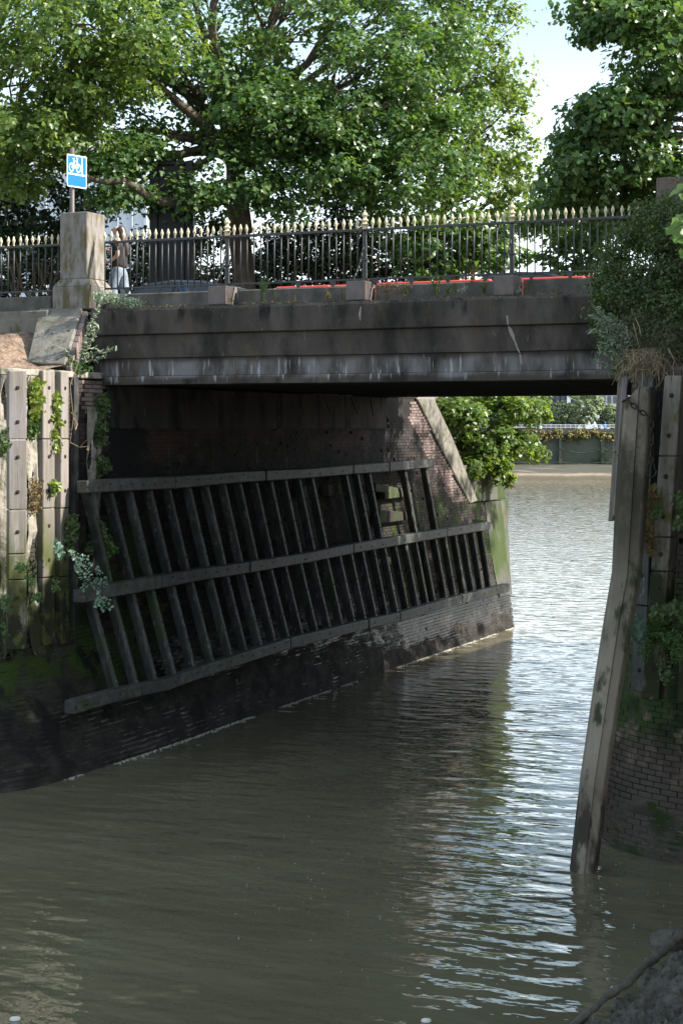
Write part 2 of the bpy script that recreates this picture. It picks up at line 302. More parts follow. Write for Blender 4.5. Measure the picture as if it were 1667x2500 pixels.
def to_mesh(name, mb, m, origin=(0, 0, 0), bevel=0, smooth=False):
    me = bpy.data.meshes.new(name)
    o = np.array(origin)
    me.from_pydata([tuple(np.array(p) - o) for p in mb.v], [], mb.f); me.update()
    if bevel:
        import bmesh
        bm = bmesh.new(); bm.from_mesh(me)
        bmesh.ops.bevel(bm, geom=[e for e in bm.edges if len(e.link_faces) == 2 and e.calc_face_angle(0) > .5], offset=bevel, segments=1, affect='EDGES')
        bm.to_mesh(me); bm.free()
    if smooth:
        me.polygons.foreach_set('use_smooth', [True] * len(me.polygons))
    if m: me.materials.append(m)
    return me
def thing(name, label, cat, loc, group=None):
    o = bpy.data.objects.new(name, None); COL.objects.link(o); o.location = V(loc); o.empty_display_size = .2
    o['label'] = label; o['category'] = cat
    if group: o['group'] = group
    ORG[o] = np.array([float(x) for x in loc]); return o
def link(name, me, parent=None, loc=None, rot=None, scale=None, kind=None, label=None):
    """link a mesh; loc in world metres"""
    o = bpy.data.objects.new(name, me); COL.objects.link(o)
    po = ORG[parent] if parent else np.zeros(3)
    l = po if loc is None else np.array(loc, float)
    if parent: o.parent = parent
    o.location = V(l - po); ORG[o] = l
    if rot is not None: o.rotation_euler = rot
    if scale is not None: o.scale = scale
    if kind: o['kind'] = kind
    if label: o['label'] = label
    return o
def part(name, mb, m, parent, bevel=0, smooth=False, kind=None, label=None):
    me = to_mesh(name, mb, m, ORG[parent], bevel, smooth)
    return link(name, me, parent, None, kind=kind, label=label)
def solo(name, mb, m, label=None, cat=None, group=None, kind=None, bevel=0, smooth=False):
    c = np.mean(np.array(mb.v), 0)
    if kind == 'structure': c = np.zeros(3)
    o = link(name, to_mesh(name, mb, m, c, bevel, smooth), None, c, kind=kind)
    if label: o['label'] = label
    if cat: o['category'] = cat
    if group: o['group'] = group
    return o

# leaves -----------------------------------------------------------
def poly_leaf(half, fold=0.0):
    """leaf template from half outline [(x,y)..] base->tip; one polygon per half so the leaf is folded along its rib"""
    L = [(-x, y, fold * x) for x, y in half]; Rr = [(x, y, fold * x) for x, y in half]
    vs = [(0, 0, 0), (0, 1, 0)] + Rr + L
    n = len(half)
    return np.array(vs), [[0] + list(range(2, 2 + n)) + [1], [1] + list(range(1 + 2 * n, 1 + n, -1)) + [0]]
T_PLANE = poly_leaf([(.36, -.04), (.58, .32), (.26, .44), (.30, .70)], .25)
T_OVAL = poly_leaf([(.26, .25), (.28, .6)], .3)
T_LONG = poly_leaf([(.10, .3), (.10, .65)], .3)
T_IVY = poly_leaf([(.40, .02), (.42, .35), (.2, .6)], .2)
def leaves(name, P, Nn, size, tmpl, m, parent, droop=.0, jitter=.55, dirs=None):
    P = np.asarray(P, float); n = len(P); tv, tf = tmpl
    Nn = np.asarray(Nn, float) + rng.normal(0, jitter, (n, 3)); Nn /= np.linalg.norm(Nn, axis=1, keepdims=True) + 1e-9
    t = rng.normal(0, 1, (n, 3)) if dirs is None else np.asarray(dirs) + rng.normal(0, .35, (n, 3))
    t[:, 2] -= droop
    t -= Nn * np.sum(t * Nn, 1, keepdims=True); t /= np.linalg.norm(t, axis=1, keepdims=True) + 1e-9
    b = np.cross(Nn, t)
    sz = size * rng.uniform(.5, 1.35, n)
    vv = P[:, None, :] + sz[:, None, None] * (tv[None, :, 0:1] * b[:, None, :] + (tv[None, :, 1:2] - .3) * t[:, None, :] + tv[None, :, 2:3] * Nn[:, None, :])
    k = len(tv); lv = np.concatenate([np.array(f) for f in tf]); lt = np.array([len(f) for f in tf])
    idx = (np.arange(n)[:, None] * k + lv[None]).ravel()
    tot = np.tile(lt, n); st = np.concatenate([[0], np.cumsum(tot)[:-1]])
    me = bpy.data.meshes.new(name)
    org = ORG[parent] if parent else np.zeros(3)
    me.vertices.add(n * k); me.vertices.foreach_set('co', (vv - org).astype(np.float32).ravel())
    me.loops.add(len(idx)); me.loops.foreach_set('vertex_index', idx.astype(np.int32))
    me.polygons.add(len(tot)); me.polygons.foreach_set('loop_start', st.astype(np.int32)); me.polygons.foreach_set('loop_total', tot.astype(np.int32))
    me.update(calc_edges=True); me.materials.append(m)
    return link(name, me, parent, None, kind='stuff')
def ball(n, bias=.5):
    d = rng.normal(0, 1, (n, 3)); d /= np.linalg.norm(d, axis=1, keepdims=True)
    return d * (rng.uniform(0, 1, (n, 1)) ** bias)
def clump_cloud(lobes, leaf_n, clump_r, flat=.7, bias=.35, keep=None):
    """lobes: (centre, (rx,ry,rz), n_clumps) -> leaf points, normals, clump centres with lobe index"""
    P = []; Nn = []; CC = []
    for li, (c, r, nc) in enumerate(lobes):
        o = ball(nc, bias) * np.array(r); cc = np.array(c) + o
        for q, d in zip(cc, o):
            if keep is not None and not keep(q): continue
            k = max(4, int(leaf_n * rng.uniform(.5, 1.4))); rr = clump_r * rng.uniform(.6, 1.35)
            u = ball(k, .5); 
            P.append(q + u * rr * np.array([1, 1, flat])); nn = d / (np.linalg.norm(d) + 1e-6) * .5 + np.array([0, 0, .8])
            Nn.append(u * .7 + nn); CC.append((li, q))
    return np.concatenate(P), np.concatenate(Nn), CC
def limb(mb, a, b, r0, r1, sag=.0, n=7, seg=6, wob=.12):
    a = np.array(a, float); b = np.array(b, float); L = np.linalg.norm(b - a); pts = []
    for i in range(seg + 1):
        t = i / seg; p = a + (b - a) * t + np.array([0, 0, sag * L * math.sin(math.pi * t)])
        if 0 < i < seg: p = p + rng.normal(0, wob * L / seg, 3)
        pts.append(p)
    mb.tube(pts, [r0 + (r1 - r0) * (i / seg) ** .8 for i in range(seg + 1)], n); return pts

# ------------------------------------------------------------------ the water, the ground, the mud
def add_sheet(name, pts, m, kind='structure'):
    return solo(name, MB().add(pts, [list(range(len(pts)))]), m, kind=kind)
add_sheet('water', [(-400, -60, 0), (400, -60, 0), (400, 330, 0), (-400, 330, 0)], M['water'])
# left bank behind the pillar, and the land the far left building stands on
solo('ground', MB().prism([(-1.0, 2.7, 4), (-1.0, 23.2, 4), (-48, 23.2, 4), (-48, 150, 4), (-400, 150, 4), (-400, 2.7, 4)], (0, 0, 3.2)), M['paving'], kind='structure')
solo('road', MB().box(-60, 60, 2.62, 11.4, 7.0, 7.204), M['asphalt'], kind='structure')
solo('pavement', MB().box(-60, 60, .78, 2.6, 6.9, 7.72), M['paving'], kind='structure')
def bank_right():
    mb = MB(); pts = [(10.6, .4), (10.6, -2.2), (11.1, -3.2), (11.8, -3.75), (12.6, -3.85), (17, -3.9), (17, -16), (60, -16), (60, .4)]
    mb.prism([(x, y, 3.5) for x, y in pts], (0, 0, 3.0))
    mb.prism([(10.9, 11.5, 3.5), (10.9, 21, 3.5), (60, 21, 3.5), (60, 11.5, 3.5)], (0, 0, 3.6)); return mb
solo('terrain', bank_right(), M['earth'], kind='structure')
def grid_mesh(fn, nu, nv):
    vs = [fn(i / nu, j / nv) for j in range(nv + 1) for i in range(nu + 1)]
    fs = [[j * (nu + 1) + i, j * (nu + 1) + i + 1, (j + 1) * (nu + 1) + i + 1, (j + 1) * (nu + 1) + i] for j in range(nv) for i in range(nu)]
    return MB().add(vs, fs)
class VN:  # small value-noise for geometry
    def __init__(s, seed): s.t = np.random.default_rng(seed).uniform(-1, 1, (64, 64))
    def __call__(s, x, y, f=1.0, octv=4):
        a = 1; r = 0
        for _ in range(octv):
            X = x * f; Y = y * f; i = math.floor(X); j = math.floor(Y); u = X - i; v = Y - j; u = u * u * (3 - 2 * u); v = v * v * (3 - 2 * v)
            g = lambda p, q: s.t[p % 64, q % 64]
            r += a * ((g(i, j) * (1 - u) + g(i + 1, j) * u) * (1 - v) + (g(i, j + 1) * (1 - u) + g(i + 1, j + 1) * u) * v)
            a *= .5; f *= 2.07
        return r
vn = VN(3)
# earth on the left abutment nose (sunlit leaf litter)
def earth_fn(u, v):
    x = -9 + 9.15 * u; y = -3.6 + 3.45 * v
    edge = max(0.0, (-2.1 - y)); lim = .12 - .9 * (edge / 1.2) ** 2 if edge > 0 else .12
    x = min(x, lim) if u > .97 else x + (lim - .12) * u
    z = 6.56 + .85 * max(0, v - .30) / .7 * (1 - .75 * sstep(-1.3, -.3, x)) + .05 * vn(x, y, 2.2)
    return (x, y, z)
solo('terrain', grid_mesh(earth_fn, 70, 30), M['earth'], kind='structure', smooth=True)

def mud_fn(u, v):
    a = on(1330 + 420 * u, 2580 - 330 * v, 2, 0)
    px, py = 1330 + 420 * u, 2580 - 330 * v
    line = (px - 1400) * (2500 - 2285) / (1667 - 1400)            # height of the hose line above the bottom edge of the photo
    d = (line - (2500 - py)) / 110.0                               # >0: landward of the hose
    z = -.22 + .34 * sstep(-.35, .75, d) + .10 * vn(a[0] * 1.0, a[1], 2.0, 5) + .09 * abs(vn(a[0], a[1], 4.5, 3)) + .045 * abs(vn(a[1], a[0], 11, 2)) - .07
    return (a[0], a[1], z)
solo('mud_bank', grid_mesh(mud_fn, 240, 200), M['mud'], kind='structure', smooth=True)
hose = MB(); hp = [(1395, 2506), (1440, 2468), (1490, 2427), (1530, 2400), (1575, 2357), (1610, 2330), (1640, 2300), (1675, 2272)]
pts = []
for i in range(len(hp) - 1):
    for k in range(5):
        t = k / 5; q = (hp[i][0] + (hp[i + 1][0] - hp[i][0]) * t, hp[i][1] + (hp[i + 1][1] - hp[i][1]) * t)
        p = on(q[0], q[1], 2, .16); p[2] += .012 * vn(len(pts), 3.3, .7); pts.append(p)
hose.tube(pts, [.042 + .012 * vn(i, 1.1, .9) for i in range(len(pts))], 10)
solo('mooring_rope', hose, M['mud'], 'thick mud-caked rope lying slantwise across the mud bank at the water edge', 'rope', smooth=True)
rk = MB(); c = on(1637, 2300, 2, .03)
rk.lathe([(.0, -.12), (.20, -.1), (.24, .0), (.2, .09), (.1, .13), (0, .14)], c, 10)
rk.v = [(p[0] + .04 * vn(p[2] * 3, p[0], 3), p[1] + .03 * vn(p[0], p[1], 4), p[2] + .02 * vn(p[1], p[0], 5)) for p in rk.v]
solo('rock', rk, M['mud'], 'flat dark rock at the water edge beyond the end of the muddy rope', 'rock', bevel=.01)
fl = MB()
for i in range(130):
    px = rng.uniform(560, 1640); py = rng.normal(2220, 130)
    if py > 2495 or py < 1960 or (px > 1390 and py > 2500 - (px - 1390) * .8): continue
    p = on(px, py, 2, .006); a = rng.uniform(.003, .009); r2 = a * rng.uniform(.5, 1)
    fl.lathe([(0, .0), (a, .001), (r2, .004), (0, .006)], p, 5)
solo('foam_flecks', fl, M['debris_glint'], kind='stuff')
fo = MB()
for (px, py, a) in ((38, 2490, .055), (1040, 2494, .05)):
    fo2 = MB().lathe([(0, 0), (a, .004), (a * .9, .02), (a * .3, .03), (0, .03)], on(px, py, 2, .0), 9)
    solo('driftwood', fo2, M['debris_glint'], ('pale round scrap floating in the bottom left corner of the water' if px < 500 else 'pale round scrap floating at the bottom edge near the bright reflection'), 'scrap')

# ------------------------------------------------------------------ left quay wall (battered, with a rounded nose)
def x_left(s, z):
    w = float(sstep(-1, 3.5, s)); A = 1.0 - .012 * max(s, 0)
    near = 1.05 * (max(0, 2.6 - z) / 2.6) ** 1.6; far = A * (max(0, 5.5 - z) / 5.5) ** 2
    return .2 - .012 * max(s, 0) + near * (1 - w) + far * w
def c_left(z): return -2.2 - 1.0 * max(0, 2.6 - z) / 2.6
def p_left(s, z, off=0.0):
    """s >= c_left: straight; below it metres round the nose (at the top radius)"""
    c = c_left(z)
    if s >= c: return np.array([x_left(s, z) + off, s, z]), 0.0
    ph = (c - s) / 1.5; R = x_left(c, z) + .9 + off
    return np.array([-.9 + R * math.cos(ph), c - R * math.sin(ph), z]), -ph
END = lambda z: 21.4 + .36 * max(0, z)
def top_left(s):
    if s < 0: return 6.5
    if s < 15.4: return 6.4
    if s < 19.3: return 6.4 - (s - 15.4) * 2.85 / 3.9
    return 3.55
qw = thing('quay_wall', 'dark brick quay wall on the left of the creek, running under the bridge to the river', 'wall', (0, 0, 0))
mb = MB(); cols = [-5.2 + .3 * i for i in range(12)] + [-1.5 + .4 * i for i in range(58)]
nz = 26; vs = []; fs = []
for i, s0 in enumerate(cols):
    for j in range(nz + 1):
        zt = top_left(s0) if s0 < 21.6 else 3.55; z = -.6 + (zt + .6) * j / nz
        s = min(s0, END(z)) if s0 > 20 else s0
        if i == len(cols) - 1: s = END(z)
        p, _ = p_left(s, z, -.02 + .02 * vn(s, z, .8)); vs.append(p)
for i in range(len(cols) - 1):
    for j in range(nz): a = i * (nz + 1) + j; fs.append([a, a + nz + 1, a + nz + 2, a + 1])
o = len(vs)
for j in range(nz + 1):
    q = vs[(len(cols) - 1) * (nz + 1) + j]; vs.append(np.array([q[0] - 4, q[1] + .3, q[2]]))
for j in range(nz): a = (len(cols) - 1) * (nz + 1) + j; fs.append([a, o + j, o + j + 1, a + 1])
tops = [i * (nz + 1) + nz for i in range(len(cols))]; o2 = len(vs)
for i in tops: vs.append(np.array([vs[i][0] - 1.6, vs[i][1], vs[i][2]]))
for i in range(len(tops) - 1):
    if cols[i] > -2.0: fs.append([tops[i], tops[i + 1], o2 + i + 1, o2 + i])
mb.add(vs, fs); part('wall_face', mb, M['mortar'], qw, smooth=False)
# brickwork: every brick is a block set proud of the mortar
def brick_at(s, z, L=.222, h=.064, d=.1, wall=p_left, sgn=1):
    p, ph = wall(s, z + h / 2); pr = rng.uniform(.003, .014)
    L *= np.linalg.norm(wall(s + .118, z + h / 2)[0] - wall(s - .118, z + h / 2)[0]) / .236
    ph += rng.normal(0, .02); n = np.array([math.cos(ph), math.sin(ph), 0]); t = np.array([-math.sin(ph), math.cos(ph), 0])
    return p + n * (pr - d / 2) , t * L / 2, n * d / 2, np.array([0, 0, h / 2])
unit = to_mesh('brick', MB().obox((0, 0, 0), (0, .111, 0), (.05, 0, 0), (0, 0, .032)), M['pink_brick'], bevel=.004)
bw = MB(); bw2 = MB(); singles = 0
def in_pink(s, z):
    lim = 15.45 + (6.4 - z) * 3.9 / 2.85
    return (3.6 < z < 6.35 and lim - 1.25 < s < lim - .1)
def near_pink(s, z): return (5.85 < z < 6.45 and -.75 < s < -.02)
row = 0; z = -.15
while z < 6.42:
    s = -5.1 + (.118 if row % 2 else 0)
    while s < END(z) - .1:
        tz = top_left(s)
        if z + .07 < tz and not (s > -.02 and s < 13.5 and z > 5.62) and not (s >= 13.5 and z > 5.9 and s < 15):
            if (in_pink(s, z) or near_pink(s, z)) and singles < 298:
                p, ph = p_left(s, z + .032); pr = rng.uniform(.006, .02); n = np.array([math.cos(ph), math.sin(ph), 0])
                link('brick', unit, qw, p + n * (pr - .05), (0, 0, ph + rng.normal(0, .015))); singles += 1
            elif rng.uniform() > .03:
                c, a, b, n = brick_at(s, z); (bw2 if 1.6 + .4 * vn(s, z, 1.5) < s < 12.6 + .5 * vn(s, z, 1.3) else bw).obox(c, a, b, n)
        s += .235
    z += .0745; row += 1
part('brickwork', bw, M['brick'], qw, kind='stuff'); part('brickwork', bw2, M['brick_soot_shade'], qw, kind='stuff')
M['slime'] = mk('tidal slime', [(.014, .013, .012), (.028, .025, .022), (.055, .048, .042)], 2.5, (1, 1, 2.2), .85, .8, 9, .03, .12, layers=[
    ((.028, .05, .010), 1.5, (1, 1, .8), .34, .54, (.9, 1.5, 5, 6), .9), ((.08, .076, .07), 5, (.5, .5, 5), .62, .70, (-.4, -.1, .9, 1.3)), ((.012, .012, .011), 1.2, (1, 1, 1), .5, .6, None)])
M['slime_brown'] = mk('brown tidal slime', [(.035, .028, .023), (.055, .045, .037), (.09, .07, .056)], 2.5, (1, 1, 2.2), .8, .8, 9, .03, .15, layers=[((.02, .032, .009), 1.8, (1, 1, .8), .46, .6, None), ((.13, .10, .08), 4, (.6, .6, 4), .6, .7, None)])
def slime(wall, s0, s1, top, parent, off, step=.14, mm=None):
    ns = int((s1 - s0) / step); nz = 26; vs = []
    for i in range(ns + 1):
        s = s0 + (s1 - s0) * i / ns; zt = top(s) + .28 * vn(s, 4.4, .8)
        for j in range(nz + 1):
            k = j / nz; z = -.5 + (zt + .5) * k; o = off + .014 * vn(s * 1.2, z * 2.2, 2.2) + (.0035 if s < 0 else .005) * math.sin(z * 84 + vn(s, z, .7)) - .05 * max(0, k - .8) / .2
            vs.append(wall(s, z, o)[0])
    fs = [[i * (nz + 1) + j, (i + 1) * (nz + 1) + j, (i + 1) * (nz + 1) + j + 1, i * (nz + 1) + j + 1] for i in range(ns) for j in range(nz)]
    return part('slime_coat', MB().add(vs, fs), mm or M['slime'], parent, smooth=True)
def coat(wall, a, b, zlo, zhi, m, parent, off=.03, ns=14, nz=30):
    vs = [wall(a + (b(zlo + (zhi - zlo) * j / nz) - a) * i / ns, zlo + (zhi - zlo) * j / nz, off + .012 * vn(a + i * .2, j * .15, 1.3))[0] for i in range(ns + 1) for j in range(nz + 1)]
    return part('render_coat', MB().add(vs, [[i * (nz + 1) + j, (i + 1) * (nz + 1) + j, (i + 1) * (nz + 1) + j + 1, i * (nz + 1) + j + 1] for i in range(ns) for j in range(nz)]), m, parent, smooth=True)
coat(p_left, 20.6, lambda z: END(z) + .03, .9, 3.56, M['panel'], qw)
slime(p_left, -5.2, 21.2, lambda s: 2.25 - 1.25 * float(sstep(-2.2, 4, s)) - .55 * float(sstep(9, 14, s)), qw, .026)
sc = MB()  # pale flecks standing in for the glint along the left waterline
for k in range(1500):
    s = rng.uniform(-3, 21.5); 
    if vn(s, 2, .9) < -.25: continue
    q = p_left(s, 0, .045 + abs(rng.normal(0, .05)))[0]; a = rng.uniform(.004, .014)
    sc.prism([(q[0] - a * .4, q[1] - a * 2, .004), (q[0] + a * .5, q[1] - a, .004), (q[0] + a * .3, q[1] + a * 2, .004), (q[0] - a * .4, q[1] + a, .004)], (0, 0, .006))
solo('edge_glint', sc, M['debris_glint'], kind='stuff')
# concrete band with hanging rods below the deck
cb = MB()
for k in range(5):
    s0, s1 = .15 + k * 2.63, .15 + (k + 1) * 2.63 - .012
    cb.box(-.5, .235 - .012 * s0 + .01 * (k % 2), s0, s1, 5.63, 6.398)
part('concrete_band', cb, mk('stained abutment concrete', [(.03, .026, .024), (.06, .052, .048), (.10, .088, .08)], 1.5, (1, 1, .4), .9, .5, 18, layers=[((.012, .011, .011), 2.2, (1, 1, .3), .5, .66, None), ((.14, .13, .12), 9, (1, 1, .15), .62, .70, None)]), qw, bevel=.01)
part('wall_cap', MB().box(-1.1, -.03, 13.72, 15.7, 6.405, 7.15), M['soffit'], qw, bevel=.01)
for k in range(9):
    s0 = .8 + 1.4 * k + rng.uniform(-.3, .3); br = MB()
    br.tube([(.27, s0, 6.35), (.34, s0 + rng.uniform(-.1, .3), 6.1 - rng.uniform(0, .2))], .012, 6)
    part('bracket', br, M['rust'], qw)
# raking coping of the far wing wall and the tidal panel beyond
rc = MB(); A = [(15.45, 6.42), (17.2, 5.14), (19.3, 3.56)]; B = [(20.0, 3.62), (19.1, 4.5), (18.1, 5.45), (16.75, 6.42)]
rcp = [np.array([x_left(s, zz) + .035, s, zz]) for s, zz in A + B]; rc.prism([p - [.8, 0, 0] for p in rcp], (.8, 0, 0)); rc.v = rc.v[:7] + [tuple(p) for p in rcp]; part('raking_coping', rc, M['stone'], qw, bevel=.03)
pn = MB()
for (a, b, dx) in ((18.9, 20.9, 0), (20.915, 22.9, .012)):
    pn.box(-1.2, -.12 + dx, a, b, 3.575, 4.62)
part('tidal_panel', pn, M['panel'], qw, bevel=.015)
# pale render patches between the near fender posts
rp_ = MB()
for (s0, s1, z0, z1, o_) in ((-4.9, -3.3, 2.3, 6.52, .03), (-3.3, -2.9, 2.0, 6.5, .05), (-2.9, -2.5, 2.2, 6.5, .045), (-2.5, -1.9, 1.9, 6.5, .05), (-1.9, -1.45, 3.2, 6.5, .045), (-.62, -.2, 3.0, 6.0, .04)):
    nu, nv = 6, 16; base = len(rp_.v); vs = []
    for j in range(nv + 1):
        for i in range(nu + 1):
            zz = z0 + (z1 - z0) * j / nv + (.18 * vn(i * 1.3, s0, .9) if j == 0 else 0)
            vs.append(p_left(s0 + (s1 - s0) * i / nu, zz, o_ + .035 * vn(s0 + i * .1, zz, 4) - (0.09 if vn(i * .3 + s0, zz * .9, 2.0) < -.62 else 0))[0])
    fs = [[j * (nu + 1) + i, j * (nu + 1) + i + 1, (j + 1) * (nu + 1) + i + 1, (j + 1) * (nu + 1) + i] for j in range(nv) for i in range(nu)]
    rp_.add(vs, fs)
part('render_coat', rp_, M['render'], qw)
# flat coping along the top of the nose
ct = MB(); secs = []
for i in range(15):
    s = -4.9 + 4.85 * i / 14; p, ph = p_left(s, 6.4); n = np.array([math.cos(ph), math.sin(ph), 0])
    secs.append([p + n * .07 + [0, 0, .10], p + n * .06 + [0, 0, .21 + .01 * vn(s, 1, 2)], p - n * .38 + [0, 0, .22], p - n * .38 + [0, 0, .1]])
ct.sweep(secs); part('coping', ct, M['render'], qw, bevel=.015)

# ------------------------------------------------------------------ right quay wall
def x_right(z): return 10.42 - .62 * (max(0, 5.5 - z) / 5.5) ** 2
def p_right(s, z, off=0.0):
    c = -2.2; R0 = 12.2 - x_right(z) + off
    if s >= c: return np.array([x_right(z) - off, s, z]), math.pi
    ph = (c - s) / 2.0
    if ph > math.pi / 2: return np.array([12.2 + (ph - math.pi / 2) * 2.0, c - R0, z]), math.pi * 1.5
    return np.array([12.2 - R0 * math.cos(ph), c - R0 * math.sin(ph), z]), math.pi + ph
qr = thing('quay_wall', 'mossy curved brick quay wall behind the leaning concrete pile on the right', 'wall', (11, -2, 0))
mb = MB(); cols = [-7.5 + .25 * i for i in range(25)] + [-1.2 + .8 * i for i in range(20)]; vs = []; fs = []; nz = 24
for s in cols:
    for j in range(nz + 1):
        z = -.6 + 7.05 * j / nz; vs.append(p_right(s, z, -.02 + .03 * vn(s, z, .9))[0])
for i in range(len(cols) - 1):
    for j in range(nz): a = i * (nz + 1) + j; fs.append([a + 1, a + nz + 2, a + nz + 1, a])
mb.add(vs, fs)
M['brick_r'] = mk('mossy brick', [(.035, .028, .023), (.062, .046, .038), (.10, .075, .06)], 1.6, rough=.85, bump=.6, bscale=30, bdist=.012, vary=.16, layers=[
    ((.022, .042, .008), 1.7, (1, 1, .8), .30, .50, (1.3, 1.8, 3.2, 3.9)), ((.03, .032, .016), 2.5, (1, 1, .7), .42, .6, (2.4, 3, 5, 6)),
    ((.05, .04, .032), 2, (1, 1, 3), .3, .45, (-3, -2, .8, 1.3), .4), ((.15, .11, .085), 3.5, (1, 1, 1), .50, .66, (.9, 1.3, 1.7, 2.2)), ((.012, .022, .006), 2.2, (1, 1, .8), .48, .58, (1.2, 1.6, 2.4, 2.8))])
part('wall_face', mb, M['brick_r'], qr)
unit_r = to_mesh('brick', MB().obox((0, 0, 0), (0, .111, 0), (.05, 0, 0), (0, 0, .032)), M['brick_r'], bevel=.005)
bw = MB(); row = 0; z = -.15; singles = 0
while z < 6.4:
    s = -7.3 + (.118 if row % 2 else 0)
    while s < 2:
        if -6.2 < s < -3.6 and 0 < z < 1.9 and singles < 290:
            p, ph = p_right(s, z + .032); pr = rng.uniform(.0, .010); n = np.array([math.cos(ph), math.sin(ph), 0]); k_ = np.linalg.norm(p_right(s + .118, z)[0] - p_right(s - .118, z)[0]) / .236
            link('brick', unit_r, qr, p + n * (pr - .05), (0, 0, ph + rng.normal(0, .012)), (1, k_, 1.06)); singles += 1
        elif rng.uniform() > .03:
            c, a, b, n = brick_at(s, z, wall=p_right); bw.obox(c, a, b, n)
        s += .235
    z += .0745; row += 1
part('brickwork', bw, M['brick_r'], qr, kind='stuff')

slime(lambda s, z, o=0: p_right(s, z, o), -7.5, .5, lambda s: 1.0, qr, .008, mm=M['slime_brown'])
# ------------------------------------------------------------------ the bridge
X0, X1 = .02, 10.45
br = thing('bridge', 'low sooty concrete bridge with a stepped face spanning the creek', 'bridge', (5, 0, 6.4))
def course(name, prof, m=M['concrete']):
    mbb = MB()
    secs = []
    for i in range(41):
        x = X0 + (X1 - X0) * i / 40
        secs.append([(x, y + .006 * vn(x, y + z, 1.1) * (1 if y < .3 else 0), z + .005 * vn(x, z, .9)) for y, z in prof])
    mbb.sweep(secs); part(name, mbb, m, br)
course('cornice_course', [(.46, 7.27), (.46, 7.765), (-.10, 7.745), (-.155, 7.69), (-.16, 7.285), (-.14, 7.27)])
course('middle_course', [(.46, 6.865), (.46, 7.262), (-.085, 7.262), (-.085, 6.865)])
course('lower_course', [(.46, 6.55), (.46, 6.858), (-.03, 6.858), (-.03, 6.55)])
course('bottom_lip', [(.46, 6.395), (.46, 6.543), (-.06, 6.543), (-.075, 6.52), (-.075, 6.40)])
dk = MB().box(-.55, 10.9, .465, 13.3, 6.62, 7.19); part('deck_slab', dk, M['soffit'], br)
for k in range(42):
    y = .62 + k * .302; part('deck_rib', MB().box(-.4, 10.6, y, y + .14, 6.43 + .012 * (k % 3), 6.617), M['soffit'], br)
part('river_fascia', MB().box(-.3, 10.6, 13.31, 13.7, 6.41, 7.75), M['concrete'], br, bevel=.02)
us = MB()
for (a, b) in ((-.02, 2.26), (2.64, 4.87), (5.25, 7.47), (7.85, 10.2)):
    us.hexa([(a, .40, 7.767), (b, .40, 7.767), (b, .76, 7.767), (a, .76, 7.767), (a, .44, 8.045), (b, .44, 8.045), (b, .76, 8.06), (a, .76, 8.06)])
part('parapet_kerb', us, M['upstand'], br, bevel=.02)
# jagged pale crack fillings on the face
ck = MB()
def crack(pts, w, y):
    P = [on(a, b, 1, y) for a, b in pts]; k = len(P); vs = []
    for i, p in enumerate(P):
        ww = w[i] if hasattr(w, '__len__') else w
        vs += [(p[0] - ww, y, p[2]), (p[0] + ww, y, p[2]), (p[0] + ww, y + .02, p[2]), (p[0] - ww, y + .02, p[2])]
    ck.sweep([vs[4 * i:4 * i + 4] for i in range(k)])
crack([(1237, 770), (1239, 792)], .012, -.166)
crack([(1240, 794), (1245, 805), (1250, 818), (1255, 832)], [.010, .03, .034, .012], -.092)
crack([(1256, 832), (1262, 850), (1268, 862)], [.012, .015, .01], -.092)
crack([(1269, 866), (1273, 890)], [.018, .012], -.037)
crack([(881, 748), (878, 765), (879, 782)], [.01, .02, .008], -.166)
part('crack_filling', ck, mk('lime bloom', [(.2, .18, .16), (.34, .31, .28)], 20, rough=.9, bump=.2), br, kind='stuff')

# ------------------------------------------------------------------ railings
def spear_mesh(): return to_mesh('spearhead', MB().lathe([(.016, 0), (.019, .012), (.013, .03), (.015, .055), (.031, .105), (.025, .13), (.012, .172), (0, .19)], (0, 0, 0), 8), M['gold'], smooth=False)
bar_me = to_mesh('bar', MB().lathe([(.0125, 0), (.0125, .96)], (0, 0, 0), 8), M['iron'], smooth=True); sp_me = spear_mesh()
ZB, ZT, YR = 8.13, 8.99, .42
def railing(label, x0, x1, xs, posts=()):
    t = thing('railing', label, 'railing', ((x0 + x1) / 2, YR, 8.05))
    part('top_rail', MB().box(x0, x1, YR - .022, YR + .022, ZT - .03, ZT + .012), M['iron'], t, bevel=.004)
    part('bottom_rail', MB().box(x0, x1, YR - .022, YR + .022, ZB, ZB + .032), M['iron'], t, bevel=.004)
    for i, x in enumerate(xs):
        b = link('bar', bar_me, t, (x, YR, ZB - .01), (rng.normal(0, .004), rng.normal(0, .005), 0))
        link('spearhead', sp_me, b, (x, YR, ZT + .0), (0, rng.normal(0, .03), rng.uniform(0, .4)), (rng.uniform(.95, 1.05),) * 3)
        if i % 5 == 3: part('rail_foot', MB().hexa([(x + .05, YR - .02, 8.045), (x + .08, YR - .02, 8.045), (x + .08, YR + .02, 8.045), (x + .05, YR + .02, 8.045), (x, YR - .02, ZB), (x + .13, YR - .02, ZB), (x + .13, YR + .02, ZB), (x, YR + .02, ZB)]), M['iron'], t)
    return t
XP = [2.445, 5.055, 7.66]; step = (XP[2] - XP[0]) / 40
bx = [XP[0] + step * k for k in range(-19, 58) if k not in (0, 20, 40) and XP[0] + step * k < 10.02]
rl = railing('long black railing with gold spearheads along the top of the bridge', -.02, 10.05, bx)
ost = MB().lathe([(.062, 0), (.062, .03), (.045, .05), (.042, .35), (.06, .365), (.06, .39), (.042, .40), (.038, .86), (.05, .88)], (0, 0, 0), 8)
post_me = to_mesh('post', ost, M['iron'])
fin_me = to_mesh('finial', MB().lathe([(.052, 0), (.055, .05), (.078, .07), (.095, .085), (.05, .105), (.045, .12), (.085, .15), (.04, .185), (.038, .21), (.072, .24), (.05, .275), (.02, .30), (.022, .32), (0, .335)], (0, 0, 0), 8), M['gold'])
